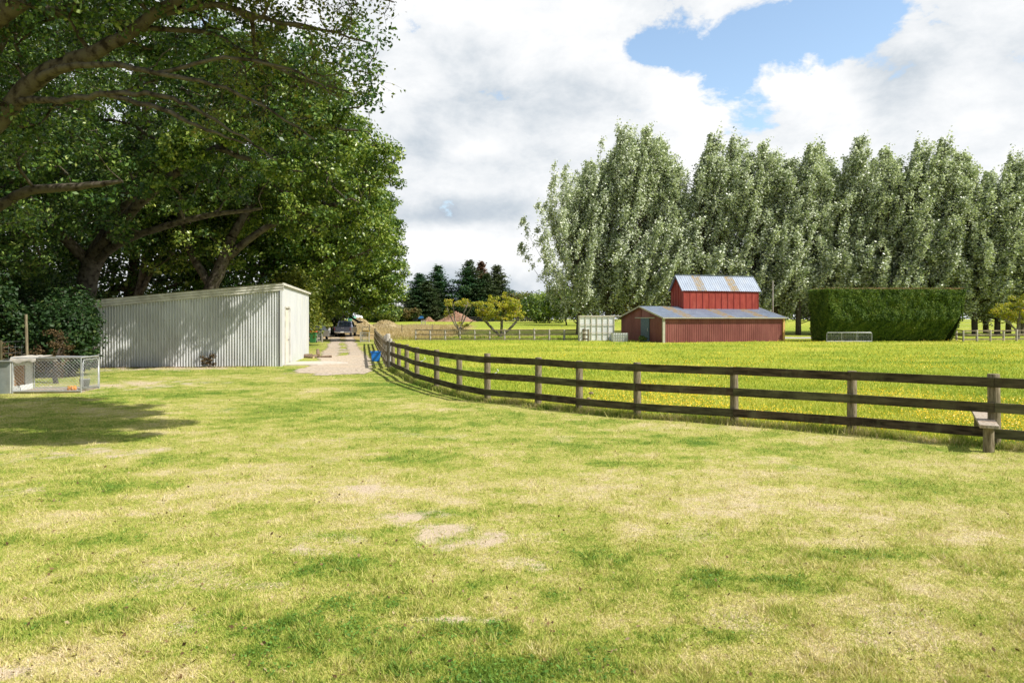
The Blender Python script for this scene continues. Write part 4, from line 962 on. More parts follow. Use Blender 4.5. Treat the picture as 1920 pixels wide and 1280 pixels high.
wire_fence('light wire fence across the far green field', [(-12, 156), (0, 156), (12, 156), (24, 156)], 1.1, 3, M['post'], .07, .02)
wire_fence('wire fence in the field behind the hedge', [(52, 112), (62, 111), (72, 110), (82, 109)], 1.2, 3, M['post'], .08, .015)

# stile: step plank through the fence
s0 = Vector((7.24, 10.35, 0)); s1 = Vector((8.50, 12.45, 0))
t = thing('fence_stile', 'low weathered plank step on a round post passing through the fence', 'stile', tuple(s0))
m = MB(); a = s0 + Vector((0, 0, .415)); b = s1 + Vector((0, 0, .415)); m.beam(a, b, .25, .05); m.build('step_plank', M['plank'], t, True, bevel=.006)
q = s0 + (s1 - s0) * .07; m = MB(); m.tube([(q.x, q.y, -.1), (q.x, q.y, .2), (q.x, q.y, .389)], [.078, .074, .072], 12); m.build('support_post', M['post'], t, True)
q = s0 + (s1 - s0) * .92; m = MB(); m.tube([(q.x, q.y, -.1), (q.x, q.y, .2), (q.x, q.y, .389)], [.078, .074, .072], 12); m.build('support_post', M['post'], t, True)
# stake with white tape clips on two posts
for k, (i, s, lab) in enumerate(((6, 1, 'white electric fence clip on the fence post left of the centre'), (9, 1, 'white electric fence clip on the fence further along'))):
    p = FENCE[i if k else 7]; p = FENCE[7] if k == 0 else FENCE[10]
    m = MB(); m.tube([(p[0] + .08, p[1] + .03, .66), (p[0] + .2, p[1] + .06, .70), (p[0] + .27, p[1] + .06, .76), (p[0] + .24, p[1] + .06, .80)], .010, 6)
    o = m.build('fence_clip', M['white']); tag(o, lab, 'clip', 'white fence clips')
# dark clods near post
for k, (px, py, r) in enumerate(((1108, 741, .06), (1104, 752, .05), (1101, 766, .06))):
    x, y = G(px, py + 2); rg = np.random.default_rng(k); m = MB()
    import bmesh
    bm = bmesh.new(); bmesh.ops.create_icosphere(bm, subdivisions=2, radius=r)
    for v in bm.verts: v.co *= 1 + .2 * rg.random(); v.co.z *= .6
    me = bpy.data.meshes.new('dung_clump'); bm.to_mesh(me); bm.free(); me.materials.append(M['log']); o = link('dung_clump', me); o.location = (x, y, gz(x, y) + .08)
    tag(o, ['dark clump in the paddock grass, furthest of the three', 'dark clump in the paddock grass, middle one', 'dark clump in the paddock grass, nearest the fence'][k], 'clump', 'dark clumps by the fence')

# ------------------------------------------------------------------ shed
C0 = Vector((-10.08, 29.8, 0)); U = Vector((-1, -.14, 0)).normalized(); Vv = Vector((-.14, 1, 0)).normalized(); Zv = Vector((0, 0, 1))
SL, SD = 7.42, 7.75
shed = thing('shed', 'long pale corrugated iron shed with a lean-to roof under the oaks', 'shed', tuple(C0))
def hs(u, v=0): return 3.62 - .74 * u / SL - .14 * v / SD  # top height
def corr(nper, length, hfun, base, dirU, nrm, amp=.038, per=8, z0=-.05, topz=None):
    V = []; n = nper * per
    for i in range(n + 1):
        u = length * i / n; ph = (i / per) % 1
        w = math.sin(ph * 2 * math.pi); w = math.copysign(abs(w) ** .7, w)
        p = base + dirU * u + nrm * (amp * w)
        V.append(p + Zv * z0); V.append(p + Zv * (hfun(u)))
    return V, [(2 * i, 2 * i + 2, 2 * i + 3, 2 * i + 1) for i in range(n)]
m = MB(); V, Fc = corr(66, SL - .12, lambda u: hs(u) - .22, C0 + U * .1, U, -Vv); m.add(V, Fc, True); m.cur = 1
for zf in (.12, .42, .70, .95):
    for i in range(33):
        u = .14 + i * .2212; q = C0 + U * u - Vv * .040; m.boxz(q + Zv * (zf * (hs(u) - .3)), (.022, .012, .022), .14)
m.cur = 0; m.build('corrugated_wall', [M['shedmetal'], M['log']], shed, True)
# end wall (right): flat sheets with door opening
m = MB(); dw0, dw1, dh = .85, 1.95, 2.55
wallx = lambda v0, v1, z0, z1a, z1b: m.add([C0 + Vv * v0 + Zv * z0, C0 + Vv * v1 + Zv * z0, C0 + Vv * v1 + Zv * z1b, C0 + Vv * v0 + Zv * z1a, C0 + Vv * v0 + Zv * z0 + U * .05, C0 + Vv * v1 + Zv * z0 + U * .05, C0 + Vv * v1 + Zv * z1b + U * .05, C0 + Vv * v0 + Zv * z1a + U * .05], [(0, 1, 2, 3), (4, 7, 6, 5), (0, 4, 5, 1), (3, 2, 6, 7), (0, 3, 7, 4), (1, 5, 6, 2)])
hv = lambda v: hs(0, v) - .06
wallx(.0, dw0, -.05, hv(0), hv(dw0)); wallx(dw0, dw1, dh, hv(dw0), hv(dw1)); wallx(dw1, SD, -.05, hv(dw1), hv(SD))
for v in (3.4, 4.9, 6.4): m.beam(C0 + Vv * v - U * .006 + Zv * .0, C0 + Vv * v - U * .006 + Zv * (hv(v) - .01), .03, .012, up=tuple(Vv))
m.build('end_wall', M['shedside'], shed, True)
m = MB()
m.boxz(C0 + U * (SL) + Vv * (SD / 2) + Zv * (hs(SL) / 2 - .1), (.04, SD, hs(SL) - .15), math.atan2(.14, 1) * 1)
m.boxz(C0 + U * (SL / 2) + Vv * SD + Zv * (hs(SL) / 2 - .1), (SL, .04, hs(SL) - .2), math.atan2(.14, 1))
m.build('back_wall', M['shedmetal'], shed, True)
# roof
m = MB(); n = 60; V = []
for i in range(n + 1):
    v = -.16 + (SD + .35) * i / n
    dz = .018 * math.sin(i * math.pi * .9)
    V.append(C0 + U * (-.10) + Vv * v + Zv * (hs(-.1, v) + .0 + dz)); V.append(C0 + U * (SL + .12) + Vv * v + Zv * (hs(SL + .12, v) + dz))
m.add(V, [(2 * i, 2 * i + 1, 2 * i + 3, 2 * i + 2) for i in range(n)]); m.build('roof', M['shedtrim'], shed, True)
# front fascia boards
m = MB()
for k, (dz, hh, o) in enumerate(((-.06, .10, .10), (-.17, .10, .075), (-.28, .10, .05))):
    a = C0 - U * .12 + Zv * (hs(-.12) + dz) - Vv * o; b = C0 + U * (SL + .12) + Zv * (hs(SL + .12) + dz) - Vv * o
    m.beam(a, b, .05, hh)
m.build('fascia_board', M['shedtrim'], shed, True, bevel=.006)
m = MB(); a = C0 - U * .085 - Vv * .06 + Zv * (hs(0) - .035); b = C0 - U * .085 + Vv * (SD + .1) + Zv * (hs(0, SD) - .035); m.beam(a, b, .03, .10); m.build('barge_board', M['shedtrim'], shed, True)
m = MB(); m.beam(C0 - U * .012 - Vv * .03 - Zv * .05, C0 - U * .012 - Vv * .03 + Zv * (hs(0) - .34), .10, .10, up=tuple(Vv)); m.build('corner_flashing', M['shedside'], shed, True)
m = MB(); m.add([C0 + Vv * dw0 + U * .045 + Zv * .0, C0 + Vv * dw1 + U * .045, C0 + Vv * dw1 + U * .045 + Zv * dh, C0 + Vv * dw0 + U * .045 + Zv * dh], [(0, 1, 2, 3)])
for v in np.arange(dw0 + .09, dw1, .12): m.beam(C0 + Vv * v + U * .040, C0 + Vv * v + U * .040 + Zv * dh, .02, .012, up=tuple(Vv))
dr = m.build('door', M['sheddoor'], shed, True)
m = MB(); m.box((0, 0, 0), (.03, .12, .03)); h_ = m.build('handle', M['black'], dr); h_.location = (C0 + Vv * (dw1 - .15) + Zv * 1.1 - C0)
m = MB(); e = .06
m.beam(C0 + Vv * (dw0 - e / 2) - U * .014, C0 + Vv * (dw0 - e / 2) - U * .014 + Zv * dh, e, .028, up=tuple(Vv)); m.beam(C0 + Vv * (dw1 + e / 2) - U * .014, C0 + Vv * (dw1 + e / 2) - U * .014 + Zv * dh, e, .028, up=tuple(Vv)); m.beam(C0 + Vv * (dw0 - e) - U * .014 + Zv * (dh + .04), C0 + Vv * (dw1 + e) - U * .014 + Zv * (dh + .04), .028, .07)
m.build('door_frame', M['shedtrim'], shed, True)
# slab by the door
m = MB(); vs = [C0 + Vv * .3 - U * .06, C0 + Vv * 2.6 - U * .06, C0 + Vv * 2.7 - U * 1.7, C0 + Vv * 1.5 - U * 2.7, C0 + Vv * .4 - U * 1.5]
vs = [v + Zv * .045 for v in vs]; lo = [v - Zv * .12 for v in vs]
m.add(vs + lo, [(0, 1, 2, 3, 4)] + [(i, 5 + i, 5 + (i + 1) % 5, (i + 1) % 5) for i in range(5)])
tag(m.build('concrete_path', M['concrete']), kind='structure')
# weeds and logs at the shed
bush('dead_weed', 'small dead brown weed clump against the front of the shed', 'plant', (-12.95, 29.15), (.34, .22, .75), 900, .03, 'bracken', 351)
bush('dead_weed', 'sparse dry stalks rising behind the kennel', 'plant', (-14.6, 21.9), (.4, .3, 2.2), 1200, .035, 'bracken', 352)
lp = G(577, 671)
for k, (dx, dy, z, ln, r, a, lab) in enumerate(((0, 0, .11, .5, .11, .3, 'split log lying against the shed corner'), (.35, -.1, .10, .45, .10, 1.2, 'cut log in the middle of the small firewood pile'), (.42, .12, .28, .42, .09, 1.9, 'log leaning on top of the firewood pile'), (.75, .05, .07, .7, .06, .1, 'thin branch piece at the right of the firewood'), (.2, -.35, .07, .5, .07, 2.6, 'short branch in front of the firewood'))):
    c = Vector((lp[0] + dx * 1.2, lp[1] + dy, z)); dv = Vector((math.cos(a), math.sin(a), .05 if k != 2 else .8)).normalized() * ln / 2
    t = thing('firewood_log', lab, 'log', (c.x, c.y, c.z), 0, 'firewood by the shed corner')
    m = MB(); m.tube([-dv, dv * 0, dv], [r, r * 1.05, r * .95], 9, False); m.build('bark', M['log'], t)
    m = MB(); m.tube([-dv * .999, -dv * .98], r * .97, 9); m.tube([dv * .98, dv * .999], r * .92, 9); m.build('cut_end', M['logend'], t)

# ------------------------------------------------------------------ kennel
E1 = Vector((.995, .10, 0)); K0 = Vector((-11.97, 18.96, 0)); krz = math.atan2(.10, .995)
ken = thing('dog_run', 'wire mesh dog run with tube frame joined to a grey kennel', 'dog run', tuple(K0), krz)
# local frame: x along front (negative left), y back
RL, RD, RH = 1.78, 1.0, .98
def ktube(m, pts, r=.018): m.tube(pts, r, 8)
m = MB()
ktube(m, [(0, 0, -.03), (0, 0, RH)]); ktube(m, [(-RL, 0, 0), (-RL, 0, RH)]); ktube(m, [(-RL, RD, 0), (-RL, RD, RH)])
ktube(m, [(0, 0, RH), (-RL, 0, RH)]); ktube(m, [(-RL, 0, .06), (0, 0, .06)]); ktube(m, [(-RL, RD, .06), (0, RD, .06)])
ktube(m, [(0, RD, -.03), (0, RD, RH - .08), (0, RD - .03, RH - .02), (0, RD - .1, RH), (0, 0, RH)], .022); ktube(m, [(0, RD, RH - .03), (-RL, RD, RH)]); ktube(m, [(-RL, 0, RH), (-RL, RD, RH)])
ktube(m, [(0, 0, .10), (0, RD, .10)], .014); m.build('frame', M['galv'], ken)
m = MB(); ktube(m, [(.02, .05, .14), (.02, .05, RH - .16), (.02, .12, RH - .07), (.02, RD - .16, RH - .07), (.02, RD - .09, RH - .14), (.02, RD - .09, .14), (.02, .05, .14)], .014); dr = m.build('gate', M['galv'], ken)
def link_panel(m, org, ax, ay, w, h, sp=.095, r=.0026):
    org, ax, ay = Vector(org), Vector(ax), Vector(ay)
    for sgn in (1, -1):
        c = -h
        while c < w:
            # line x = c + t (sgn=1) from y=0..h ; clip
            pts = []
            t0, t1 = max(0, -c), min(h, w - c)
            if t1 > t0 + .01:
                x0, x1 = c + t0, c + t1; y0, y1 = (t0, t1) if sgn > 0 else (h - t0, h - t1)
                m.tube([org + ax * x0 + ay * y0, org + ax * x1 + ay * y1], r, 3, False)
            c += sp
m = MB(); link_panel(m, (-RL, 0, .06), (1, 0, 0), (0, 0, 1), RL, RH - .06, r=.0034); m.build('chain_link_mesh', M['galv'], ken)
m = MB(); link_panel(m, (-RL, RD, .06), (1, 0, 0), (0, 0, 1), RL, RH - .06, r=.002); m.build('chain_link_mesh', M['galv'], ken)
m = MB(); link_panel(m, (.02, .05, .14), (0, 1, 0), (0, 0, 1), RD - .14, RH - .22); m.build('gate_mesh', M['galv'], dr)
m = MB()
for k in range(7): m.box((-RL / 2, .07 + k * .143, .03), (RL - .04, .13, .035))
m.build('floor_board', M['plank'], ken)
kb = thing('dog_kennel', 'grey tin-sided kennel box at the left edge with a brown doorway', 'kennel', tuple(K0 + E1 * (-RL - .03)), krz)
m = MB(); BL = 1.7
m.prism([(0, -.02), (RD + .05, -.02), (RD + .05, .80), (0, .88)], (0, 1, 0), (0, 0, 1), (-BL, 0, 0), (-.04, -.02, .0)); m.build('wall', M['kennel'], kb)
m = MB(); m.prism([(-.08, .885), (RD + .1, .80), (RD + .1, .835), (-.08, .925)], (0, 1, 0), (0, 0, 1), (-BL - .1, 0, 0), (.02, -.02, 0)); m.build('roof', M['galv'], kb)
m = MB(); y0, y1 = .12, .62
m.box((-.018, .06, .44), (.03, .14, .86)); m.box((-.018, .82, .42), (.03, .36, .80)); m.box((-.018, .385, .10), (.03, .5, .18)); m.box((-.018, .385, .80), (.03, .5, .10)); m.build('front_panel', M['kwhite'], kb)
m = MB()
for k in range(5): m.box((-.030, .185 + k * .1, .47), (.012, .092, .56))
m.build('door_flap', M['kbrown'], kb)
m = MB()   # canvas
V = []; nu, nv = 14, 12; rg = np.random.default_rng(5)
for i in range(nu + 1):
    for j in range(nv + 1):
        x = -RL - .06 + .68 * i / nu; s = j / nv * 1.35
        y = -.03 + max(0, s - .17); z = RH + .025 - max(0, .17 - s) * (1 - .35 * (i / nu)) + rg.normal(0, .006) + .012 * math.sin(i * 1.3)
        if j == 0: z += .03 * math.sin(i * .9) 
        V.append((x, min(y, RD + .02), z if y < RD else z - (s - .17 - RD)))
m.add(V, [(i * (nv + 1) + j, (i + 1) * (nv + 1) + j, (i + 1) * (nv + 1) + j + 1, i * (nv + 1) + j + 1) for i in range(nu) for j in range(nv)], True)
o = m.build('canvas_cover', M['canvas']); o.location = K0; o.rotation_euler = (0, 0, krz); tag(o, 'faded canvas draped over the left end of the dog run', 'cover')
def lathe(name, prof, mat, loc, n=20, parent=None, rz=0):
    m = MB(); V = [(r * math.cos(2 * math.pi * j / n), r * math.sin(2 * math.pi * j / n), z) for r, z in prof for j in range(n)]
    k = len(prof); m.add(V, [(i * n + j, i * n + (j + 1) % n, (i + 1) * n + (j + 1) % n, (i + 1) * n + j) for i in range(k - 1) for j in range(n)], True)
    o = m.build(name, mat, parent); o.location = loc; return o
p = K0 + E1 * (-.42) + Vector((0, .3, .05)); tag(lathe('food_bowl', [(.0, .0), (.10, .0), (.12, .02), (.105, .11), (.095, .11), (.085, .03), (0, .025)], M['orange'], p), 'small orange bowl on the floor of the dog run', 'bowl')
p = K0 + Vector((-.16, .42, .08)); bk = thing('bucket', 'grey bucket hanging inside the mesh gate of the dog run', 'bucket', tuple(p))
lathe('bucket_body', [(0, .0), (.10, .0), (.135, .26), (.145, .27), (.13, .27), (.095, .02), (0, .02)], M['grey'], (0, 0, 0), 20, bk)
m = MB(); m.tube([(.135 * math.cos(a), 0, .26 + .10 * math.sin(a)) for a in np.linspace(0, math.pi, 9)], .004, 5); m.build('bucket_handle', M['galv'], bk)

# ------------------------------------------------------------------ barn
B0 = Vector((13.2, 59.4, gz(13.2, 59.4))); a_ = math.radians(18)
bu = Vector((math.cos(a_), math.sin(a_), 0)); bv = Vector((-math.sin(a_), math.cos(a_), 0))
barn = thing('barn', 'red barn with grey steel roofs and a raised red centre storey', 'barn', tuple(B0), a_)
BLn, BW, EH, RHt = 12.5, 8.0, 2.25, 3.25
# local coords: x along front, y back
def ribwall(nper, p0, d, ln, hf, nrm, amp=.025, z0=-.1):
    V = []; p0, d, nrm = Vector(p0), Vector(d), Vector(nrm); pts = []
    for i in range(nper):
        for f, w in ((0, 0), (.62, 0), (.72, 1), (.88, 1), (.98, 0)): pts.append(((i + f) / nper * ln, w))
    pts.append((ln, 0))
    for u, w in pts: p = p0 + d * u + nrm * (amp * w); V.append(p + Zv * z0); V.append(p + Zv * hf(u))
    return V, [(2 * i, 2 * i + 2, 2 * i + 3, 2 * i + 1) for i in range(len(pts) - 1)]
m = MB(); V, Fc = ribwall(56, (0, 0, 0), (1, 0, 0), BLn, lambda u: EH - .04, (0, -1, 0)); m.add(V, Fc)
m.build('front_wall', M['barnwall'], barn)
gable = lambda y: (EH - .03 + (RHt - EH) * (y / 4.0) if y <= 4 else EH - .03 + (RHt - EH) * (BW - y) / 4.0)
m = MB(); d0, d1, dhh = 2.4, 3.95, 2.15
V, Fc = ribwall(11, (0, 0, 0), (0, 1, 0), d0, gable, (-1, 0, 0)); m.add(V, Fc)
V, Fc = ribwall(5, (0, d1, 0), (0, 1, 0), 0.05, lambda u: gable(d1 + u), (-1, 0, 0)); m.add(V, Fc)
V, Fc = ribwall(18, (0, d1 + .05, 0), (0, 1, 0), BW - d1 - .05, lambda u: gable(d1 + .05 + u), (-1, 0, 0)); m.add(V, Fc)
m.add([(0, d0, dhh), (0, d1, dhh), (0, d1, gable(d1)), (0, d0, gable(d0))], [(0, 1, 2, 3)])
m.build('gable_wall', M['barnwall'], barn)
m = MB(); m.add([(BLn, 0, -.1), (BLn, BW, -.1), (BLn, BW, EH - .03), (BLn, 4, RHt - .03), (BLn, 0, EH - .03)], [(0, 1, 2, 3, 4)]); m.add([(0, BW, -.1), (BLn, BW, -.1), (BLn, BW, EH - .03), (0, BW, EH - .03)], [(0, 1, 2, 3)]); m.build('back_wall', M['barnwall'], barn)
def roof_slope(m, x0, x1, y0, z0, y1, z1, step, rust, rib=.22, amp=.02):
    """ribbed sheet from (y0,z0) eave to (y1,z1) ridge; rust: list of x intervals -> material 1"""
    nr = int((x1 - x0) / rib); nrm = Vector((0, -(z1 - z0), (y1 - y0))); nrm = nrm.normalized() if nrm.z > 0 else -nrm.normalized()
    for i in range(nr):
        xa = x0 + (x1 - x0) * i / nr; w = (x1 - x0) / nr; xs_ = [xa, xa + w * .72, xa + w * .79, xa + w * .93, xa + w]; hs_ = [0, 0, amp, amp, 0]
        V = []
        for x, h in zip(xs_, hs_): V.append(Vector((x, y0, z0)) + nrm * h); V.append(Vector((x, y1, z1)) + nrm * h)
        m.cur = 1 if any(a <= xa + w / 2 <= b for a, b in rust) else 0
        m.add(V, [(2 * k, 2 * k + 2, 2 * k + 3, 2 * k + 1) for k in range(4)])
    m.cur = 0
m = MB(); ov = .25
roof_slope(m, -ov, BLn + ov, -.22, EH - .05, 4.0, RHt, .2, [(1.9, 3.0), (6.2, 7.3), (9.7, 10.8)])
m.build('roof', [M['roof'], M['rust']], barn)
m = MB(); roof_slope(m, -ov, BLn + ov, BW + .22, EH - .05, 4.0, RHt, .2, []); m.build('roof', [M['roof'], M['rust']], barn)
m = MB(); m.beam((-ov - .01, -.24, EH - .09), (-ov - .01, 4.0, RHt - .04), .03, .13); m.beam((-ov - .01, BW + .24, EH - .09), (-ov - .01, 4.0, RHt - .04), .03, .13); m.beam((BLn + ov + .01, -.24, EH - .09), (BLn + ov + .01, 4.0, RHt - .04), .03, .13)
m.build('barge_board', M['barntrim'], barn)
m = MB(); m.beam((-ov, -.27, EH - .10), (BLn + ov, -.27, EH - .10), .09, .09); m.build('gutter', M['barntrim'], barn)
m = MB(); m.box((-.04, -.05, EH / 2 - .08), (.22, .16, EH)); m.build('corner_post', M['barntrim'], barn)
m = MB(); m.box((BLn + .06, -.03, EH / 2 - .08), (.20, .16, EH)); o = m.build('corner_post', M['barnpost'], barn); o['label'] = 'raw yellow timber corner post'
dd = None
m = MB(); m.box((-.06, (d0 + d1) / 2, 1.05), (.05, d1 - d0, 2.12))
for q in range(7): m.box((-.09, d0 + .12 + q * .215, 1.05), (.014, .03, 2.1))
dd = m.build('sliding_door', M['bluedoor'], barn)
m = MB(); m.box((-.13, d0 + .2, 1.1), (.05, .04, .3)); m.build('handle', M['galv'], dd)
m = MB(); m.box((-.05, 3.3, 2.17), (.07, 3.6, .08)); m.build('door_track', M['barntrim'], barn)
# doorway dark opening next to the door
# upper storey
ux0, ux1, uy0, uy1, uz0, uz1, uz2 = 3.85, 12.15, 3.0, 5.2, 2.9, 4.87, 6.22
m = MB(); my = (uy0 + uy1) / 2
m.add([(ux0, uy0, uz0), (ux1, uy0, uz0), (ux1, uy1, uz0), (ux0, uy1, uz0), (ux0, uy0, uz1), (ux1, uy0, uz1), (ux1, uy1, uz1), (ux0, uy1, uz1), (ux0, my, uz2 - .06), (ux1, my, uz2 - .06)],
      [(0, 1, 5, 4), (1, 2, 6, 9, 5), (2, 3, 7, 6), (3, 0, 4, 8, 7)]); up = m.build('upper_wall', M['barnupper'], barn)
m = MB()
nb = 13
for i in range(nb): x = ux0 + .02 + (ux1 - ux0 - .04) * i / (nb - 1); m.box((x, uy0 - .018, (uz0 + uz1) / 2), (.05, .035, uz1 - uz0 - .01))
for i in range(1, 5):
    y = uy0 + (uy1 - uy0) * i / 5; hh = uz1 + (uz2 - uz1) * (1 - abs(y - my) / (my - uy0)) - .1; m.box((ux0 - .018, y, (uz0 + hh) / 2), (.035, .05, hh - uz0))
m.build('batten', M['barnbatten'], up)
m = MB(); e = .14; sl = (uz2 - uz1) / (my - uy0)
roof_slope(m, ux0 - .2, ux1 + .2, uy0 - e, uz1 - e * sl, my, uz2, .2, [(ux0 + 1.45, ux0 + 2.45), (ux0 + 5.2, ux0 + 6.1)], rib=.24)
m.build('upper_roof', [M['roof'], M['rust']], barn)
m = MB(); roof_slope(m, ux0 - .2, ux1 + .2, uy1 + e, uz1 - e * sl, my, uz2, .2, [], rib=.24); m.build('upper_roof', [M['roof'], M['rust']], barn)
m = MB(); m.beam((ux0 - .22, uy0 - e, uz1 - e * sl - .05), (ux0 - .22, my, uz2 - .04), .03, .10); m.beam((ux0 - .22, uy1 + e, uz1 - e * sl - .05), (ux0 - .22, my, uz2 - .04), .03, .10); m.beam((ux1 + .22, uy0 - e, uz1 - e * sl - .05), (ux1 + .22, my, uz2 - .04), .03, .10); m.beam((ux0 - .2, my, uz2 + .03), (ux1 + .2, my, uz2 + .03), .18, .03); m.build('ridge_cap', M['roof'], barn)

# white panelled box + caged tank
def panel_box(label, px0, px1, d, h, nx, nz, name, frame, fr=.05, dep=1.2, rz=0):
    x0, x1 = (px0 - 960) / F * d, (px1 - 960) / F * d; w = x1 - x0; z0 = gz(x0, d)
    t = thing(name, label, 'container', (x0, d, z0), rz)
    m = MB()
    cw, ch = w / nx, h / nz
    for i in range(nx):
        for j in range(nz): m.box((cw * (i + .5), dep / 2, ch * (j + .5)), (cw - fr * .9, dep, ch - fr * .9))
    m.box((w / 2, dep / 2, h / 2), (w - .06, dep - .14, h - .06)); m.build('panel', M['white'], t, bevel=.02)
    m = MB()
    for i in range(nx + 1): m.box((cw * i, -.03, h / 2), (fr, .06, h)); m.box((cw * i, dep + .03, h / 2), (fr, .06, h))
    for j in range(nz + 1): m.box((w / 2, -.075, ch * j), (w + fr, .03, fr))
    for i in (0, w):
        for j in (0, h): m.box((i, dep / 2, j), (fr * 1.02, dep + .06, fr * 1.02))
    m.build('frame', frame, t)
    return t
t = panel_box('big white panelled box frame standing at the left of the barn', 1087, 1152, 64.5, 2.3, 6, 3, 'panelled_container', M['whiteframe'], .06, .9, .05)
m = MB(); w = (1165 - 1087) / F * 64.5; m.box((w / 2, .45, 2.36), (w + .1, 1.0, .06)); m.build('lid', M['whiteframe'], t)
panel_box('small white caged water tank in front of the barn gable', 1150, 1177, 62, .78, 6, 3, 'water_tank', M['galv'], .03, 1.0, .05)
bush('shrub', 'low weeds in front of the barn doorway', 'plant', (11.6, 60.9), (.5, .3, .55), 1500, .05, 'oakleaf2', 353)
# gate leaning at the hedge
p = G(1547, 641); t = thing('mesh_gate', 'galvanised tube farm gate with netting leaning on the hedge', 'gate', (p[0], 60.7, gz(p[0], 60.7)), .02)
m = MB(); gw, gh = 4.05, .86
m.tube([(0, 0, 0), (0, 0, gh - .12), (.04, 0, gh - .03), (.12, 0, gh), (gw - .12, 0, gh), (gw - .04, 0, gh - .03), (gw, 0, gh - .12), (gw, 0, 0)], .028, 8); m.tube([(0, 0, .08), (gw, 0, .08)], .024, 8)
for q in (1 / 3, 2 / 3): m.tube([(gw * q, 0, .08), (gw * q, 0, gh)], .024, 8)
m.build('frame', M['galv'], t)
m = MB()
for c in np.arange(.15, gw, .15): m.tube([(c, 0, .08), (c, 0, gh)], .004, 3, False)
for c in np.arange(.2, gh, .12): m.tube([(0, 0, c), (gw, 0, c)], .004, 3, False)
m.build('netting', M['galv'], t)
# pole behind barn
p = PT(1449, 520, 70); m = MB(); m.tube([(0, 0, -.1), (0, 0, 3), (0, 0, 6)], [.08, .075, .06], 8); t = thing('pole', 'thin timber pole behind the right end of the barn', 'pole', (p.x, 70, 0)); m.build('pole_shaft', M['greypost'], t)

# ------------------------------------------------------------------ vehicles
def car(name, label, cat, loc, rz, L_, W_, prof_body, prof_cab, wheels, wr, paint, pickup=False):
    """local: x across, y forward (rear at y=0); profiles in (y,z)"""
    t = thing(name, label, cat, loc, rz)
    m = MB(); m.prism(prof_body, (0, 1, 0), (0, 0, 1), (W_, 0, 0), (-W_ / 2, 0, 0)); m.build('body', paint, t, bevel=.06)
    m = MB()
    # tapered cabin
    n = len(prof_cab); V = []
    zlo = min(q[1] for q in prof_cab); zhi = max(q[1] for q in prof_cab)
    for sx in (-1, 1):
        for y, z in prof_cab: V.append((sx * (W_ / 2 - .04 - .16 * (z - zlo) / (zhi - zlo)), y, z))
    m.add(V, [tuple(range(n))[::-1], tuple(range(n, 2 * n))] + [(i, (i + 1) % n, n + (i + 1) % n, n + i) for i in range(n)])
    cab = m.build('cabin', paint, t, bevel=.04)
    return t, cab
def wheel(t, x, y, r, w, side):
    m = MB(); m.tube([(x - w / 2, y, r), (x - w / 2 + .02, y, r), (x + w / 2 - .02, y, r), (x + w / 2, y, r)], [r * .93, r, r, r * .93], 20); o = m.build('wheel', M['black'], t)
    m = MB(); s = x + side * (w / 2 + .006); m.tube([(s - side * .02, y, r), (s, y, r)], [r * .62, r * .58], 16); m.build('rim', M['chrome'], o)
ux, uy = (642 - 960) / F * 75.5, 75.5
ut, cab = car('pickup_truck', 'dark grey double cab pickup seen from behind at the end of the drive', 'pickup', (ux, uy, gz(ux, uy)), math.radians(5.5), 5.3, 1.85,
    [(0, .62), (.0, 1.12), (1.65, 1.16), (3.75, 1.16), (5.1, 1.02), (5.3, .8), (5.25, .45), (4.7, .42), (.35, .42)], [(1.62, 1.10), (1.85, 1.76), (2.3, 1.80), (3.1, 1.78), (3.85, 1.12)], None, .38, M['utepaint'])
m = MB(); m.box((0, -.012, .90), (1.46, .03, .40)); tg = m.build('tailgate', M['utepaint'], ut, bevel=.02)
m = MB(); m.box((0, -.035, 1.0), (.28, .02, .07)); m.build('handle', M['chrome'], tg)
for s in (-1, 1):
    m = MB(); m.box((s * .86, -.01, .92), (.07, .05, .30)); m.build('tail_light', M['redlens'], ut, bevel=.02)
m = MB(); m.box((0, -.10, .56), (1.7, .18, .13)); m.box((0, -.06, .48), (1.3, .1, .08)); m.build('rear_bumper', M['chrome'], ut, bevel=.03)
m = MB(); m.box((0, -.20, .58), (.36, .012, .11)); m.build('number_plate', M['plate'], ut)
m = MB(); m.add([(-.66, 1.66, 1.20), (.66, 1.66, 1.20), (.60, 1.825, 1.68), (-.60, 1.825, 1.68)], [(0, 1, 2, 3)]); o = m.build('rear_window', M['glass'], ut); o.location = (0, -.02, .01)
for s in (-1, 1):
    m = MB(); m.add([(s * .895, 1.95, 1.18), (s * .895, 2.75, 1.18), (s * .80, 2.75, 1.70), (s * .80, 2.02, 1.70)], [(0, 1, 2, 3)]); m.add([(s * .895, 2.85, 1.18), (s * .895, 3.6, 1.18), (s * .80, 3.1, 1.70), (s * .80, 2.85, 1.70)], [(0, 1, 2, 3)]); m.build('side_window', M['glass'], ut)
    m = MB(); m.box((s * 1.0, 3.35, 1.22), (.16, .08, .18)); m.build('wing_mirror', M['black'], ut, bevel=.02)
    for y in (1.05, 4.35): wheel(ut, s * .80, y, .38, .26, s)
m = MB(); m.box((0, .8, 1.175), (1.6, 1.5, .02)); m.build('tray_cover', M['black'], ut)
cx, cy = (585 - 960) / F * 66, 66
ct, cab = car('parked_car', 'silver car half hidden behind the right end of the shed', 'car', (cx, cy, gz(cx, cy)), math.radians(4), 4.3, 1.72,
    [(0, .55), (0.05, .85), (.9, .95), (3.4, .95), (4.2, .9), (4.3, .6), (4.2, .3), (.15, .3)], [(.6, .93), (1.3, 1.42), (2.6, 1.44), (3.3, .94)], None, .31, M['silver'])
m = MB(); m.add([(-.70, .62, .98), (.70, .62, .98), (.60, 1.22, 1.38), (-.60, 1.22, 1.38)], [(0, 1, 2, 3)]); o = m.build('windscreen', M['glass'], ct); o.location = (0, -.03, .02)
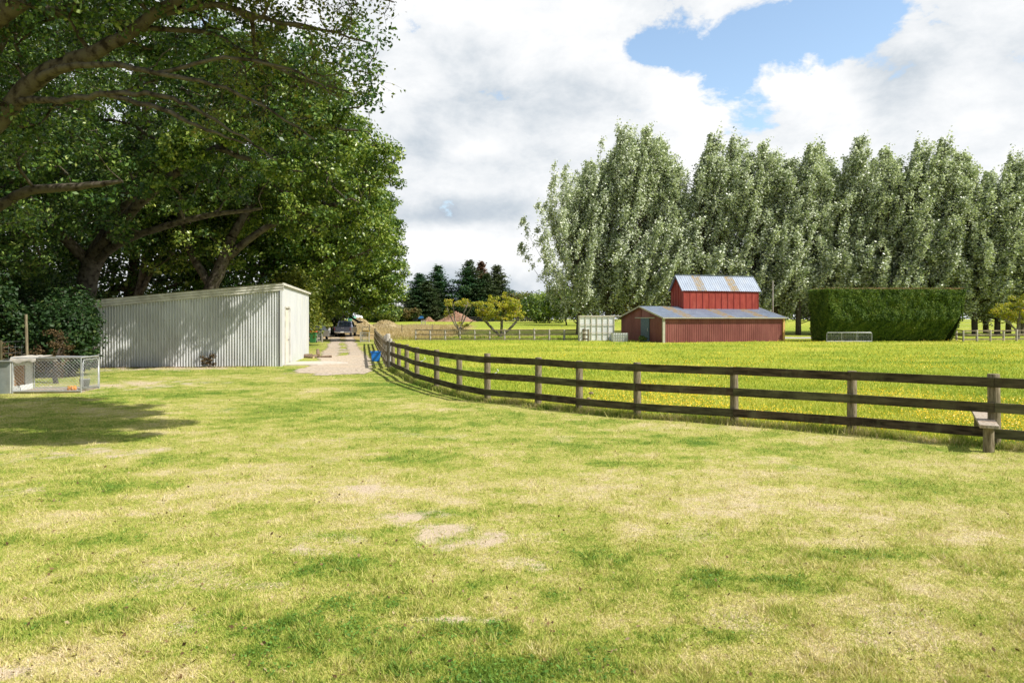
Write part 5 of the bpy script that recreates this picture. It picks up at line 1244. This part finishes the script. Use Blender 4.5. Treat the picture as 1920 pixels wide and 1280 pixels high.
for s in (-1, 1):
    m = MB(); m.box((s * .68, .0, .74), (.3, .06, .14)); m.build('headlight', M['plate'], ct, bevel=.02)
    for y in (.85, 3.4): wheel(ct, s * .74, y, .31, .2, s)
m = MB(); m.box((0, -.01, .45), (1.6, .08, .2)); m.build('bumper', M['silver'], ct, bevel=.03)
m = MB(); m.box((0, -.06, .5), (.42, .012, .12)); m.build('number_plate', M['plate'], ct)
# wheelie bin
bx, by = (587 - 960) / F * 59, 59
t = thing('wheelie_bin', 'green wheelie bin with red lid beside the shed corner', 'bin', (bx, by, gz(bx, by)), .1)
m = MB(); V = [(-.22, -.2, .04), (.22, -.2, .04), (.22, .24, .04), (-.22, .24, .04), (-.28, -.27, .92), (.28, -.27, .92), (.28, .32, .92), (-.28, .32, .92)]
m.add(V, [(0, 3, 2, 1), (4, 5, 6, 7), (0, 1, 5, 4), (1, 2, 6, 5), (2, 3, 7, 6), (3, 0, 4, 7)]); m.box((0, -.28, .88), (.58, .04, .07)); m.build('bin_body', M['bin'], t, bevel=.02)
m = MB(); m.prism([(-.32, .93), (.36, .93), (.36, 1.0), (.1, 1.04), (-.32, .97)], (0, 1, 0), (0, 0, 1), (.62, 0, 0), (-.31, 0, 0)); m.build('lid', M['binlid'], t, bevel=.015)
m = MB(); m.tube([(-.27, .27, .1), (-.21, .27, .1)], .1, 12); m.tube([(.21, .27, .1), (.27, .27, .1)], .1, 12); m.build('wheel', M['black'], t)
m = MB(); m.tube([(-.24, .38, .9), (.24, .38, .9)], .018, 6); m.build('handle', M['bin'], t)
# mesh gates / panels by the drive
def mesh_panel(label, px0, px1, py, h, name='netting_gate', rz=0, mat='greypost', cat='gate'):
    d = F * H / (py - HY); x0 = (px0 - 960) / F * d; w = (px1 - px0) / F * d
    t = thing(name, label, cat, (x0, d, gz(x0, d)), rz); m = MB()
    m.box((0, 0, h / 2), (.1, .1, h)); m.box((w, 0, h / 2), (.1, .1, h)); m.box((w / 2, 0, h - .05), (w - .1, .05, .08)); m.box((w / 2, 0, .1), (w - .1, .05, .08)); m.build('frame', M[mat], t)
    m = MB()
    for c in np.arange(.08, w - .05, .09): m.tube([(c, 0, .1), (c, 0, h - .08)], .010, 4, False)
    for c in np.arange(.25, h - .1, .14): m.tube([(.05, .01, c), (w - .05, .01, c)], .009, 4, False)
    m.build('netting', M['galv'], t); return t
mesh_panel('grey slatted netting hurdle standing beside the green bin', 594, 604, 641.5, .98)
mesh_panel('grey netting gate at the right of the drive, below the yellow drum', 676, 692, 641.5, .92)
mesh_panel('low open stock frame in the dry grass right of the drive', 711, 734, 622, 1.0, 'stock_frame')
mesh_panel('second open stock frame, right of the first in the dry grass', 790, 798, 619, .9, 'stock_frame')
p = G(617, 631.5); m = MB(); m.box((0, 0, .8), (.30, .16, 1.6)); t = thing('gate_post', 'pale square gate post left of the pickup', 'post', (p[0], p[1], gz(*p)), .1); m.build('post_shaft', M['white'], t, bevel=.02)
m = MB(); m.box((0, 0, 1.62), (.36, .22, .05)); m.build('post_cap', M['greypost'], t)
x0, d0_ = (606 - 960) / F * 82, 82
small_fence('rail_fence', 'low rail fence left of the pickup under the oaks', [((596 - 960) / F * 80, 80), ((614 - 960) / F * 80, 80)], 2, 1.1, .12, .08, M['farrail'], M['greypost'], [2], zs=(1.0, .5))
# yellow drum with frame
x, y = (686 - 960) / F * 66, 66
t = thing('yellow_tub', 'yellow tub in a thin metal frame right of the drive', 'tub', (x, y, gz(x, y) + .0)); lathe('tub_body', [(0, .02), (.26, .02), (.32, .52), (.34, .54), (.29, .5), (.24, .06), (0, .06)], M['yellow'], (0, 0, .38), 18, t)
m = MB()
for sx in (-1, 1):
    m.tube([(sx * .36, 0, 0), (sx * .36, 0, 1.25)], .025, 6)
m.tube([(-.36, 0, 1.25), (.36, 0, 1.25)], .025, 6); m.tube([(-.36, 0, .36), (.36, 0, .36)], .025, 6); m.build('frame', M['galv'], t)
# blue tub
x, y = -6.62, 33.2; z = gz(x, y)
t = thing('plastic_tub', 'bright blue square-sided tub against the fence by the drive', 'tub', (x, y, z + .02), .15)
m = MB(); V = [(-.18, -.15, 0), (.18, -.15, 0), (.18, .15, 0), (-.18, .15, 0), (-.23, -.2, .47), (.23, -.2, .47), (.23, .2, .47), (-.23, .2, .47), (-.20, -.17, .47), (.20, -.17, .47), (.20, .17, .47), (-.20, .17, .47), (-.16, -.13, .05), (.16, -.13, .05), (.16, .13, .05), (-.16, .13, .05)]
m.add(V, [(0, 3, 2, 1), (0, 1, 5, 4), (1, 2, 6, 5), (2, 3, 7, 6), (3, 0, 4, 7), (4, 5, 9, 8), (5, 6, 10, 9), (6, 7, 11, 10), (7, 4, 8, 11), (8, 9, 13, 12), (9, 10, 14, 13), (10, 11, 15, 14), (11, 8, 12, 15), (12, 13, 14, 15)]); m.build('tub_body', M['blue'], t, bevel=.012)
m = MB(); m.box((0, -.205, .45), (.5, .02, .05)); m.box((0, .215, .45), (.5, .02, .05)); m.box((-.24, .005, .45), (.02, .40, .05)); m.box((.24, .005, .45), (.02, .40, .05)); m.build('rim', M['blue'], t)

# digger
x, y = (618 - 960) / F * 84, 84
t = thing('excavator', 'small black digger with its arm bent over the pickup', 'excavator', (x, y, gz(x, y)), 0)
for s in (-1, 1):
    m = MB(); m.prism([(-1.0, .12), (-.8, 0), (.8, 0), (1.0, .12), (1.0, .35), (.8, .48), (-.8, .48), (-1, .35)], (1, 0, 0), (0, 0, 1), (0, .32, 0), (0, s * .55 - .16, 0)); m.build('track', M['black'], t, bevel=.03)
m = MB(); m.box((-.25, 0, .9), (1.5, 1.3, .7)); m.build('body', M['digger'], t, bevel=.08)
m = MB(); m.prism([(-.5, 1.2), (.4, 1.2), (.5, 1.8), (.2, 2.4), (-.5, 2.4)], (1, 0, 0), (0, 0, 1), (0, .9, 0), (0, -.3, 0)); cb = m.build('cab', M['digger'], t, bevel=.05)
m = MB(); m.add([(-.4, -.315, 1.35), (.38, -.315, 1.35), (.2, -.315, 2.25), (-.4, -.315, 2.25)], [(0, 1, 2, 3)]); m.build('window', M['glass'], cb)
m = MB(); pts = [(.5, .2, 1.1), (1.1, .2, 2.0), (1.7, .2, 2.45), (2.2, .2, 2.5)]
for a, b in zip(pts, pts[1:]): m.beam(a, b, .22, .30)
m.build('boom', M['digger'], t, bevel=.02)
m = MB(); m.beam((2.0, .2, 2.55), (3.45, .2, 1.65), .18, .26); m.tube([(1.2, .2, 2.35), (2.3, .2, 2.75)], .06, 8); m.build('arm', M['digger'], t, bevel=.02)
m = MB(); m.prism([(3.35, 1.75), (3.65, 1.7), (4.1, 1.62), (3.8, 1.45), (3.4, 1.4)], (1, 0, 0), (0, 0, 1), (0, .5, 0), (0, -.05, 0)); m.build('bucket', M['digger'], t)
# mounds
def mound(name, label, c, r, h, mat, seed, cat='mound', nb=1600, bl=.28):
    rg = np.random.default_rng(seed); nr, na = 12, 36; V = [(0, 0, h)]; x0, y0 = c; z0 = gz(*c)
    for i in range(1, nr + 1):
        for j in range(na):
            a = j / na * 6.283; q = i / nr; rr = q * (1 + .15 * math.sin(a * 2 + seed) + .08 * math.sin(a * 5))
            V.append((math.cos(a) * rr * r[0], math.sin(a) * rr * r[1], h * (math.cos(q * math.pi) + 1) / 2 * (1 + .12 * rg.normal() * (1 - q)) - .03 * q))
    m = MB(); m.add(V, [(0, 1 + j, 1 + (j + 1) % na) for j in range(na)] + [(1 + i * na + j, 1 + (i + 1) * na + j, 1 + (i + 1) * na + (j + 1) % na, 1 + i * na + (j + 1) % na) for i in range(nr - 1) for j in range(na)], True)
    t = thing(name, label, cat, (x0, y0, z0)); m.build('earth', mat, t)
    n = nb; a = rg.random(n) * 6.283; q = rg.random(n) ** .5 * .95; x = np.cos(a) * q * r[0]; y = np.sin(a) * q * r[1]; z = h * (np.cos(q * np.pi) + 1) / 2
    w = .04; b = rg.random(n) * 6.283; hh = rg.uniform(.5, 1.2, n) * bl
    P = np.empty((n, 3, 3)); P[:, 0] = np.stack([x - np.cos(b) * w, y - np.sin(b) * w, z], 1); P[:, 1] = np.stack([x + np.cos(b) * w, y + np.sin(b) * w, z], 1); P[:, 2] = np.stack([x + rg.normal(0, .1, n), y + rg.normal(0, .1, n), z + hh], 1)
    link('dry_grass', np_mesh('dry_grass', P.reshape(-1, 3), np.arange(3 * n).reshape(n, 3), M['tanblade'], dict(rnd=np.repeat(rg.random(n), 3))), t)
mound('earth_mound', 'tan grassy mound right behind the pickup', ((673 - 960) / F * 100, 100), (2.9, 2.5), 1.75, M['mound'], 1)
mound('earth_mound', 'tan grassy mound further right in the dry grass', ((722 - 960) / F * 104, 104), (3.6, 2.5), 1.25, M['mound'], 2)
mound('soil_heap', 'large reddish heap behind the thin yellow tree', ((856 - 960) / F * 158, 158), (5.0, 2.5), 1.9, M['pink'], 3, 'heap', 300)
mound('soil_heap', 'pointed reddish heap on top of the larger one', ((854 - 960) / F * 160, 160), (2.2, 1.6), 2.2, M['pink'], 5, 'heap', 100)
mound('soil_heap', 'small reddish heap left of the large one', ((804 - 960) / F * 158, 158), (1.8, 1.2), 1.0, M['pink'], 4, 'heap', 100)
# tractor
x, y = (783 - 960) / F * 160, 160
t = thing('tractor', 'small blue tractor parked below the left conifers', 'tractor', (x, y, gz(x, y)), .2)
m = MB(); m.box((.6, 0, .95), (1.5, .7, .6)); m.box((-.4, 0, .8), (.9, .9, .4)); m.build('body', M['tractor'], t, bevel=.05)
m = MB(); m.box((-.45, 0, 1.95), (1.1, 1.1, .08)); [m.box((-.45 + a * .5, b * .5, 1.45), (.06, .06, 1.0)) for a in (-1, 1) for b in (-1, 1)]; m.build('canopy', M['tractor'], t)
for xx, r in ((-.55, .65), (1.1, .4)):
    for s in (-1, 1): m = MB(); m.tube([(xx, s * .65 - .15, r), (xx, s * .65 + .15, r)], r, 18); m.build('wheel', M['black'], t)
# houses far
def house(label, px, d, w, dep, hw, hr, rz):
    x = (px - 960) / F * d; t = thing('farm_house', label, 'house', (x, d, gz(x, d)), rz, 'far houses')
    m = MB(); m.box((0, 0, hw / 2), (w, dep, hw)); m.build('wall', M['housewall'], t)
    m = MB(); m.prism([(-dep / 2 - .4, hw - .1), (0, hw + hr), (dep / 2 + .4, hw - .1), (dep / 2 + .4, hw - .25), (0, hw + hr - .15), (-dep / 2 - .4, hw - .25)], (0, 1, 0), (0, 0, 1), (w + .8, 0, 0), (-w / 2 - .4, 0, 0)); m.build('roof', M['houseroof'], t)
    for q in (-.3, .2): m = MB(); m.box((w * q, -dep / 2 - .02, hw * .55), (1.4, .06, 1.1)); m.build('window', M['glass'], t)
house('pale grey house roof showing left of the conifers', 727, 185, 7, 7, 3.4, 1.8, .5)
house('cream house roof just left of the conifers', 760, 190, 7, 7, 3.6, 2.0, -.3)
x, y = (661 - 960) / F * 112, 112; t = thing('storage_tank', 'small green tank beyond the digger', 'tank', (x, y, gz(x, y))); lathe('tank_body', [(0, 0), (.75, 0), (.78, .9), (.75, 1.6), (.4, 1.85), (0, 1.9)], M['greentank'], (0, 0, 0), 20, t); lathe('tank_lid', [(.25, 1.85), (.25, 1.98), (0, 2.0)], M['black'], (0, 0, 0), 12, t)
x, y = (671 - 960) / F * 114, 114; t = thing('storage_tank', 'pale tank right of the green one', 'tank', (x, y, gz(x, y))); lathe('tank_body', [(0, 0), (.8, 0), (.82, 1.2), (.78, 1.8), (.4, 2.1), (0, 2.15)], M['white'], (0, 0, 0), 20, t); lathe('tank_lid', [(.25, 2.1), (.25, 2.2), (0, 2.22)], M['black'], (0, 0, 0), 12, t)

# ------------------------------------------------------------------ light, sky, camera
EL = math.radians(47); sd = Vector((.92, -.40, 0)).normalized()
sv = Vector((sd.x * math.cos(EL), sd.y * math.cos(EL), math.sin(EL)))
sun = bpy.data.lights.new('sun', 'SUN'); sun.energy = 5.0; sun.angle = math.radians(.55); sun.color = (1, .955, .88)
so = bpy.data.objects.new('sun', sun); COL.objects.link(so); so.rotation_euler = sv.to_track_quat('Z', 'Y').to_euler()

w = bpy.data.worlds.new('World'); sc.world = w; w.use_nodes = True; nt = w.node_tree; nt.nodes.clear()
sky = nt.nodes.new('ShaderNodeTexSky'); sky.sky_type = 'NISHITA'; sky.sun_disc = False; sky.sun_elevation = EL; sky.sun_rotation = math.atan2(sd.x, sd.y); sky.air_density = 1.0; sky.dust_density = .6; sky.ozone_density = 1.5
tc = nt.nodes.new('ShaderNodeTexCoord'); sx = nt.nodes.new('ShaderNodeSeparateXYZ'); L(nt, tc.outputs['Generated'], sx.inputs[0])
X_, Y_, Z_ = sx.outputs
zz = math_(nt, 'ADD', math_(nt, 'MAXIMUM', Z_, 0.), .16)
cv = nt.nodes.new('ShaderNodeCombineXYZ'); L(nt, math_(nt, 'DIVIDE', X_, zz), cv.inputs[0]); L(nt, math_(nt, 'DIVIDE', Y_, zz), cv.inputs[1])
def wnoise(scale, detail, rough, off=(0, 0, 0), st=(1, 1, 1), dist=0):
    mp = nt.nodes.new('ShaderNodeMapping'); mp.inputs['Location'].default_value = off; mp.inputs['Scale'].default_value = st; L(nt, cv.outputs[0], mp.inputs[0])
    n = N(nt, 'ShaderNodeTexNoise', Scale=scale, Detail=detail, Roughness=rough, Distortion=dist); L(nt, mp.outputs[0], n.inputs['Vector']); return n.outputs['Fac']
ay = math_(nt, 'MAXIMUM', Y_, .05)
u_ = math_(nt, 'DIVIDE', X_, ay); v_ = math_(nt, 'DIVIDE', Z_, ay)
n1 = wnoise(1.1, 9, .62, (3.1, 1.7, 0)); n2 = wnoise(.55, 6, .55, (8, 2, 0)); n3 = wnoise(3.2, 8, .6, (1, 5, 0), dist=.3)
def wblob(px, py, rx, ry, k=1.0, rot=0.0):
    du = math_(nt, 'SUBTRACT', u_, (px - 960) / F); dv = math_(nt, 'SUBTRACT', v_, (HY - py) / F)
    c, s = math.cos(rot), math.sin(rot)
    a = math_(nt, 'ADD', math_(nt, 'MULTIPLY', du, c), math_(nt, 'MULTIPLY', dv, s)); b = math_(nt, 'SUBTRACT', math_(nt, 'MULTIPLY', dv, c), math_(nt, 'MULTIPLY', du, s))
    a = math_(nt, 'DIVIDE', a, rx / F); b = math_(nt, 'DIVIDE', b, ry / F)
    r2 = math_(nt, 'ADD', math_(nt, 'MULTIPLY', a, a), math_(nt, 'MULTIPLY', b, b))
    return math_(nt, 'MULTIPLY', math_(nt, 'POWER', 2.718, math_(nt, 'MULTIPLY', r2, -1.)), k)
def addall(l):
    r = l[0]
    for q in l[1:]: r = math_(nt, 'ADD', r, q)
    return r
blue = addall([wblob(1190, 100, 110, 28, .5), wblob(1330, 180, 70, 50, .35), wblob(1500, 60, 200, 80, .35), wblob(1560, 90, 60, 60, .3), wblob(1230, 95, 110, 32, .9), wblob(1340, 120, 120, 60, 1.0), wblob(1470, 60, 150, 60, 1.0), wblob(1600, 25, 130, 40, .9), wblob(1400, 195, 60, 50, .7), wblob(1830, 235, 70, 22, .55), wblob(1385, 235, 60, 20, .3)])
back_ = math_(nt, 'MULTIPLY', ramp(nt, Y_, [(0, 1.), (.35, 0.)]), 1.0)
n4 = N(nt, 'ShaderNodeTexNoise', Scale=7.5, Detail=11, Roughness=.62, Distortion=.15); mp4 = nt.nodes.new('ShaderNodeMapping'); mp4.inputs['Scale'].default_value = (1, 1, 1.7); mp4.inputs['Location'].default_value = (.3, 4.1, .2); L(nt, tc.outputs['Generated'], mp4.inputs[0]); L(nt, mp4.outputs[0], n4.inputs['Vector']); n4 = n4.outputs['Fac']
cov = math_(nt, 'ADD', math_(nt, 'SUBTRACT', math_(nt, 'SUBTRACT', 1.27, math_(nt, 'MULTIPLY', blue, .86)), back_), math_(nt, 'MULTIPLY', math_(nt, 'SUBTRACT', n1, .5), .7))
cov = math_(nt, 'ADD', cov, math_(nt, 'MULTIPLY', math_(nt, 'SUBTRACT', n4, .5), 4.8))
covm = ramp(nt, cov, [(.30, 0.), (.48, .5), (.68, 1.)])
dark = addall([wblob(860, 405, 130, 26, .5), wblob(960, 380, 90, 22, .3), wblob(880, 90, 160, 80, .2), wblob(940, 270, 170, 60, .15), wblob(900, 545, 220, 40, .5), wblob(780, 250, 80, 100, .15), wblob(1700, 130, 120, 90, .25), wblob(1090, 170, 110, 40, .25), wblob(1000, 300, 80, 50, .25)])
lite = addall([wblob(830, 440, 110, 30, .35), wblob(760, 40, 50, 60, .3), wblob(1290, 200, 90, 60, .35), wblob(1510, 165, 70, 50, .4), wblob(1100, 30, 160, 40, .2), wblob(900, 475, 110, 18, .3), wblob(905, 280, 70, 20, .3), wblob(1840, 230, 60, 20, .2)])
sh = math_(nt, 'ADD', math_(nt, 'SUBTRACT', math_(nt, 'ADD', .74, lite), dark), math_(nt, 'MULTIPLY', math_(nt, 'SUBTRACT', n2, .5), .5))
sh = math_(nt, 'ADD', sh, math_(nt, 'MULTIPLY', math_(nt, 'SUBTRACT', n4, .5), 1.7))
S = .1
ccol = ramp(nt, sh, [(0, (.34 / S, .40 / S, .48 / S)), (.3, (.48 / S, .53 / S, .58 / S)), (.6, (.66 / S, .685 / S, .71 / S)), (.92, (.80 / S, .805 / S, .81 / S))])
for nd in nt.nodes:
    pass
skm = mixc(nt, ramp(nt, Y_, [(0.0, 0.), (.5, 1.)]), (.75, .75, .75), (2.1, 2.0, 1.8))
skc = mixc(nt, 1., sky.outputs[0], skm, 'MULTIPLY')
out = mixc(nt, covm, skc, ccol)
bg = nt.nodes.new('ShaderNodeBackground'); bg.inputs[1].default_value = S; L(nt, out, bg.inputs[0])
wo = nt.nodes.new('ShaderNodeOutputWorld'); L(nt, bg.outputs[0], wo.inputs[0])

cam = bpy.data.cameras.new('camera'); co = bpy.data.objects.new('camera', cam); COL.objects.link(co)
cam.sensor_width = 36; cam.lens = 24; cam.shift_y = -42 / 1920; cam.clip_end = 6000; cam.clip_start = .05
co.location = (0, 0, H); co.rotation_euler = (math.pi / 2, 0, 0); sc.camera = co
sc.view_settings.view_transform = 'Standard'; sc.view_settings.look = 'None'; sc.view_settings.exposure = .38; sc.view_settings.gamma = 1
try:
    sc.cycles.max_bounces = 6; sc.cycles.transparent_max_bounces = 4; sc.cycles.transmission_bounces = 4; sc.cycles.glossy_bounces = 2; sc.cycles.diffuse_bounces = 3
except Exception: pass
